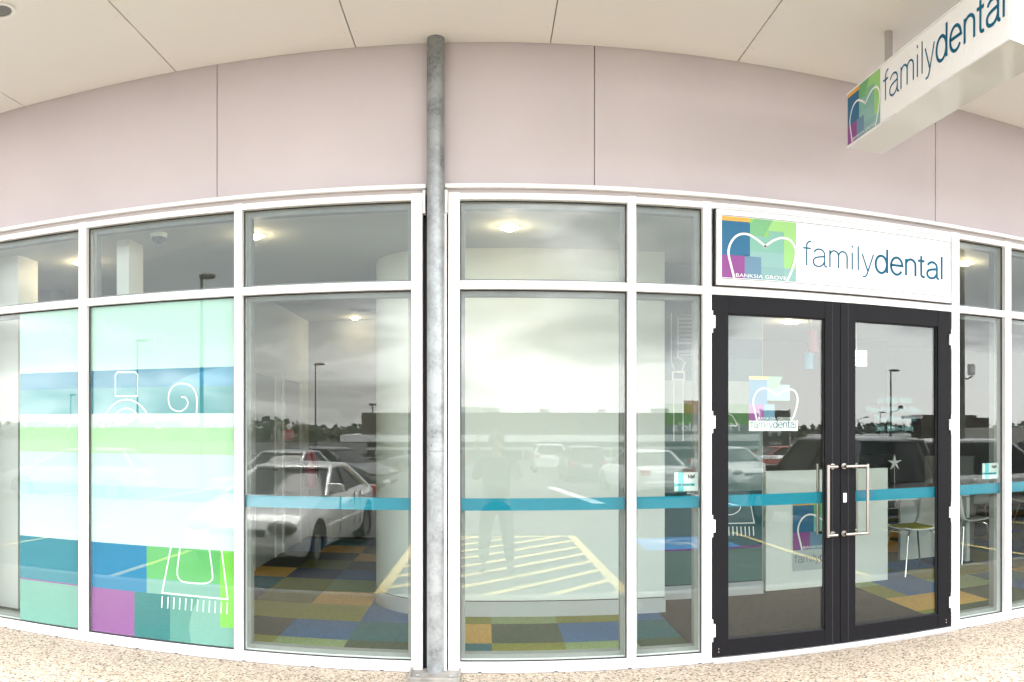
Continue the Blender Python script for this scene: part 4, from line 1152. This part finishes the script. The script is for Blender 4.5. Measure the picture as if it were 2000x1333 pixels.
t = thing('camera_pole', 'thick grey pole with a camera bracket reflected in the narrow bay right of the doors', 'pole', (at2(1880, 25), Ym - 25, gz(Ym - 25)))
MB().cyl((0, 0, 0), (0, 0, 9.0), .13, .10, 20).build('pole', mat('pole_paint', (.16, .16, .14), .6), t, True)
zc_ = zv(728, 1890, 25) - gz(Ym - 25)
MB().tube([(0, 0, zc_ - .2), (.25, 0, zc_ - .25), (.48, 0, zc_ - .15)], .03).build('arm', M_pole, t)
MB().box(.32, .58, -.1, .1, zc_ - .1, zc_ + .35, .03).build('camera', M_bwhite, t)
t = thing('roof_lamp', 'small flood lamp on a short mast at the left end of the long low building', 'lamp', (at2(724, Vb), yb_ - 1, g0 + 3.9))
MB().cyl((0, 0, 0), (0, 0, .62), .05).build('mast', M_pole, t); MB().box(-.3, .3, -.15, .15, .62, .8, .03).build('lamp_head', M_pole, t)
# stop sign
V_ = 38; x = at2(563, V_); y = Ym - V_
t = thing('stop_sign', 'red octagonal stop sign on a post beyond the white sedan', 'sign', (x, y, gz(y)))
zc_ = zv(850, 563, V_) - gz(y)
MB().cyl((0, -.03, 0), (0, -.03, zc_ + .25), .035).build('post', M_pole, t)
o8 = [(.33 * cos(pi / 8 + i * pi / 4), 0, zc_ + .33 * sin(pi / 8 + i * pi / 4)) for i in range(8)]
MB().prism(o8, (0, .02, 0)).build('sign_plate', mat('sign_red', (.38, .02, .02), .5), t)
FS = Flat((0, .022, 0), (-1, 0, 0), (0, 1, 0))
FS.text('STOP', -.24, zc_ - .10, .26, 'sign_lettering', M_white, t, .001, width=.48, bold=.004)
mb = MB(); FS.ribbon(mb, [(.30 * cos(pi / 8 + i * pi / 4), zc_ + .30 * sin(pi / 8 + i * pi / 4)) for i in range(8)], .02, .0005, True); mb.build('sign_border', M_white, t)
# trolley bay sign
V_ = 27; x = at2(1515, V_); y = Ym - V_; g_ = gz(y)
t = thing('trolley_bay_sign', 'dark framed board with a trolley drawing on two posts at the trolley bay', 'sign', (x, y, g_))
z1 = zv(802, 1515, V_) - g_; z0 = zv(872, 1515, V_) - g_
MB().box(-.55, .55, -.06, 0, z0, z1, .01).build('sign_board', mat('board_dark', (.03, .05, .055), .4), t)
MB().box(-.6, -.55, -.06, .0, 0, z1 + .05).box(.55, .6, -.06, .0, 0, z1 + .05).build('post', mat('post_silver', (.45, .45, .45), .4, .4), t)
FT = Flat((0, .004, 0), (-1, 0, 0), (0, 1, 0)); zc_ = (z0 + z1) / 2
mb = MB(); FT.ribbon(mb, [(-.36, zc_ + .28), (-.22, zc_ + .24), (-.14, zc_ - .02), (.30, zc_ - .02), (.36, zc_ + .2), (-.2, zc_ + .2)], .035)
FT.ribbon(mb, [(-.14, zc_ - .02), (-.2, zc_ - .14), (.26, zc_ - .14)], .035, .001)
for s in (-.14, .22): FT.ribbon(mb, arc(s, zc_ - .22, .05, .05, 0, 360, 12), .025, .002)
mb.build('trolley_symbol', M_white, t)
FT.text('Trolleys', -.28, z0 + .06, .20, 'sign_lettering', M_white, t, 0, width=.56)
t = thing('trolley_bay_rail', 'silver hoop rails of the trolley bay beside the dark four wheel drive', 'railing', (x + .6, y + .3, g_))
for k_ in range(3):
    MB().tube([(-1.6, -k_ * .9, 0), (-1.6, -k_ * .9, 1.0), (1.6, -k_ * .9, 1.0), (1.6, -k_ * .9, 0)], .03).build('rail', M_chrome, t)

# ------------------------------------------------------------------ distant trees: one mass on the horizon
M_leaf = mat('distant_foliage', (.035, .05, .028), .9, vary=.35, vscale=.4)
tr = MB(); rt_ = random.Random(5)
for i in range(5200):
    x = rt_.uniform(-130, 150); V = rt_.uniform(128, 150)
    hmax = 3.2 + 1.6 * noise.noise(Vector((x * .09, 3, 0))) + 1.1 * noise.noise(Vector((x * .5, 9, 0)))
    z = gz(Ym - V) + rt_.uniform(0, max(1.2, hmax)); s = rt_.uniform(.35, .9)
    a = Vector((rt_.uniform(-1, 1), rt_.uniform(-1, 1), rt_.uniform(-1, 1))).normalized(); b = a.cross(Vector((.3, .5, .8))).normalized(); c_ = Vector((x, Ym - V, z))
    tr.poly([c_ + a * s, c_ + b * s, c_ - a * s, c_ - b * s * .8])
tag(tr.build('far_treeline', M_leaf), 'low dark line of trees along the horizon of the reflected car park', 'trees', kind='stuff')

# ------------------------------------------------------------------ the person taking the picture
def skin_fig(name, pts, edges, m, parent, root=0, sub=2):
    me = bpy.data.meshes.new(name); me.from_pydata([p for p, r in pts], edges, []); o = bpy.data.objects.new(name, me); COL.objects.link(o)
    md = o.modifiers.new('skin', 'SKIN'); md.use_smooth_shade = True
    for i, (p, r) in enumerate(pts):
        v = me.skin_vertices[0].data[i]; v.radius = (r, r) if not isinstance(r, tuple) else r; v.use_root = (i == root)
    ss = o.modifiers.new('sub', 'SUBSURF'); ss.levels = sub; ss.render_levels = sub
    bpy.context.view_layer.update()
    dg = bpy.context.evaluated_depsgraph_get(); me2 = bpy.data.meshes.new_from_object(o.evaluated_get(dg)); o.modifiers.clear(); o.data = me2; me2.name = name
    me2.materials.clear(); me2.materials.append(m)
    for p_ in me2.polygons: p_.use_smooth = True
    o.parent = parent
    return o
M_skin = mat('skin', (.46, .27, .19), .5); M_shirt = mat('dark_shirt', (.035, .035, .04), .9, bump=.2, bscale=60); M_trs = mat('dark_trousers', (.025, .026, .03), .9, bump=.2, bscale=60)
py_ = -.42; gx = gz(py_)
pe = thing('person', 'person in dark shirt and trousers holding a phone up in both hands on the hatching', 'person', (.13, py_, gx + .01))
# body: one continuous surface, feet to head and both arms; faces +y
B = []; E_ = []
def bp_(p, r): B.append((p, r)); return len(B) - 1
pel = bp_((0, 0, .93), (.155, .115)); wst = bp_((0, 0, 1.06), (.145, .10)); chs = bp_((0, -.01, 1.25), (.165, .115)); shl = bp_((0, 0, 1.38), (.13, .085)); nck = bp_((0, .01, 1.46), (.055, .055)); jaw = bp_((0, .03, 1.53), (.066, .075)); hd_ = bp_((0, .02, 1.62), (.078, .095)); crn = bp_((0, .01, 1.69), (.06, .075))
E_ += [(pel, wst), (wst, chs), (chs, shl), (shl, nck), (nck, jaw), (jaw, hd_), (hd_, crn)]
hands = []
for s in (-1, 1):
    hp_ = bp_((s * .10, 0, .86), .098); kn = bp_((s * .145, .02, .48), .062); cf = bp_((s * .16, -.01, .32), .058); an = bp_((s * .17, -.01, .09), .038); he = bp_((s * .175, .02, .045), .04); toe = bp_((s * .20, .17, .035), .032)
    E_ += [(pel, hp_), (hp_, kn), (kn, cf), (cf, an), (an, he), (he, toe)]
    sh = bp_((s * .19, 0, 1.37), .062); eb = bp_((s * .27, .10, 1.19), .046); fo = bp_((s * .20, .22, 1.42), .038); wr_ = bp_((s * .135 - .13, .30, 1.62), .026)
    E_ += [(shl, sh), (sh, eb), (eb, fo), (fo, wr_)]
    pm = bp_((s * .105 - .13, .335, 1.70), (.036, .020)); E_.append((wr_, pm))
body = skin_fig('body', B, E_, M_skin, pe, pel)
# hands: five separate fingers each, closed round the phone's edges (phone centre at x=-.13, y .385, z 1.845)
for s in (-1, 1):
    H_ = []; EH = []
    root = (s * .105 - .13, .335, 1.70); H_.append((root, .020)); 
    for k_ in range(4):
        zz = 1.765 + .020 * (3 - k_); ln = (.9, 1, .96, .8)[k_]
        b0_ = (s * .112 - .13, .338, 1.715 + .012 * (3 - k_)); b1_ = (s * (.108) - .13, .350, zz + .01); b2_ = (s * .098 - .13, .378 + .01 * ln, zz + .016); b3_ = (s * .078 - .13, .404, zz + .014)
        i0 = len(H_); H_ += [(b0_, .0095), (b1_, .0088), (b2_, .0082), (b3_, .0070)]; EH += [(0, i0), (i0, i0 + 1), (i0 + 1, i0 + 2), (i0 + 2, i0 + 3)]
    i0 = len(H_); H_ += [((s * .085 - .13, .345, 1.715), .0115), ((s * .062 - .13, .362, 1.755), .010), ((s * .048 - .13, .372, 1.785), .0085)]; EH += [(0, i0), (i0, i0 + 1), (i0 + 1, i0 + 2)]
    skin_fig('hand', H_, EH, M_skin, pe, 0, 1)
# clothing
T = [((0, 0, .88), (.195, .155)), ((0, 0, 1.06), (.185, .145)), ((0, -.01, 1.25), (.215, .160)), ((0, 0, 1.385), (.19, .125)), ((0, .005, 1.455), (.085, .085))]; ET = [(0, 1), (1, 2), (2, 3), (3, 4)]
for s in (-1, 1):
    i0 = len(T); T += [((s * .20, 0, 1.375), .095), ((s * .27, .10, 1.19), .068), ((s * .20, .22, 1.42), .048), ((s * .15 - .11, .285, 1.585), .036)]; ET += [(3, i0), (i0, i0 + 1), (i0 + 1, i0 + 2), (i0 + 2, i0 + 3)]
skin_fig('shirt', T, ET, M_shirt, pe, 0)
T = [((0, 0, .99), (.185, .145)), ((0, 0, .90), (.190, .15))]; ET = [(0, 1)]
for s in (-1, 1):
    i0 = len(T); T += [((s * .10, 0, .82), .125), ((s * .145, .02, .48), .090), ((s * .16, -.01, .30), .080), ((s * .17, -.01, .10), .068)]; ET += [(1, i0), (i0, i0 + 1), (i0 + 1, i0 + 2), (i0 + 2, i0 + 3)]
skin_fig('trousers', T, ET, M_trs, pe, 0)
for s in (-1, 1):
    skin_fig('shoe', [((s * .17, -.04, .05), .046), ((s * .178, .04, .048), .046), ((s * .20, .16, .036), .040), ((s * .205, .20, .032), .032)], [(0, 1), (1, 2), (2, 3)], M_trim, pe, 0, 2)
M_hair = mat('brown_hair', (.05, .03, .02), .7, bump=.5, bscale=120)
MB().sph((0, -.016, 1.675), .112, .95, 1.08, .95, 20, 14).build('hair', M_hair, pe, True)
MB().sph((-.031, .108, 1.628), .012).build('eye', M_white, pe, True); MB().sph((.031, .108, 1.628), .012).build('eye', M_white, pe, True)
MB().tube([(0, .108, 1.64), (0, .128, 1.60), (0, .118, 1.59)], [.008, .013, .012], 10).build('nose', M_skin, pe, True)
MB().tube([(-.024, .098, 1.553), (0, .109, 1.551), (.024, .098, 1.553)], .006, 8).build('mouth', mat('lips', (.36, .14, .12), .5), pe, True)
for s in (-1, 1): MB().sph((s * .083, .02, 1.61), .03, .35, .7, 1).build('ear', M_skin, pe, True)
ph = thing('phone', 'black phone held up flat in both hands of the person', 'phone', (0, -.032, HC))
MB().box(-.078, .078, -.004, .004, -.040, .040, .003).build('phone_case', M_gasket, ph)
MB().cyl((-.055, .004, .02), (-.055, .0055, .02), .006, n=14).build('phone_lens', M_cglass, ph)
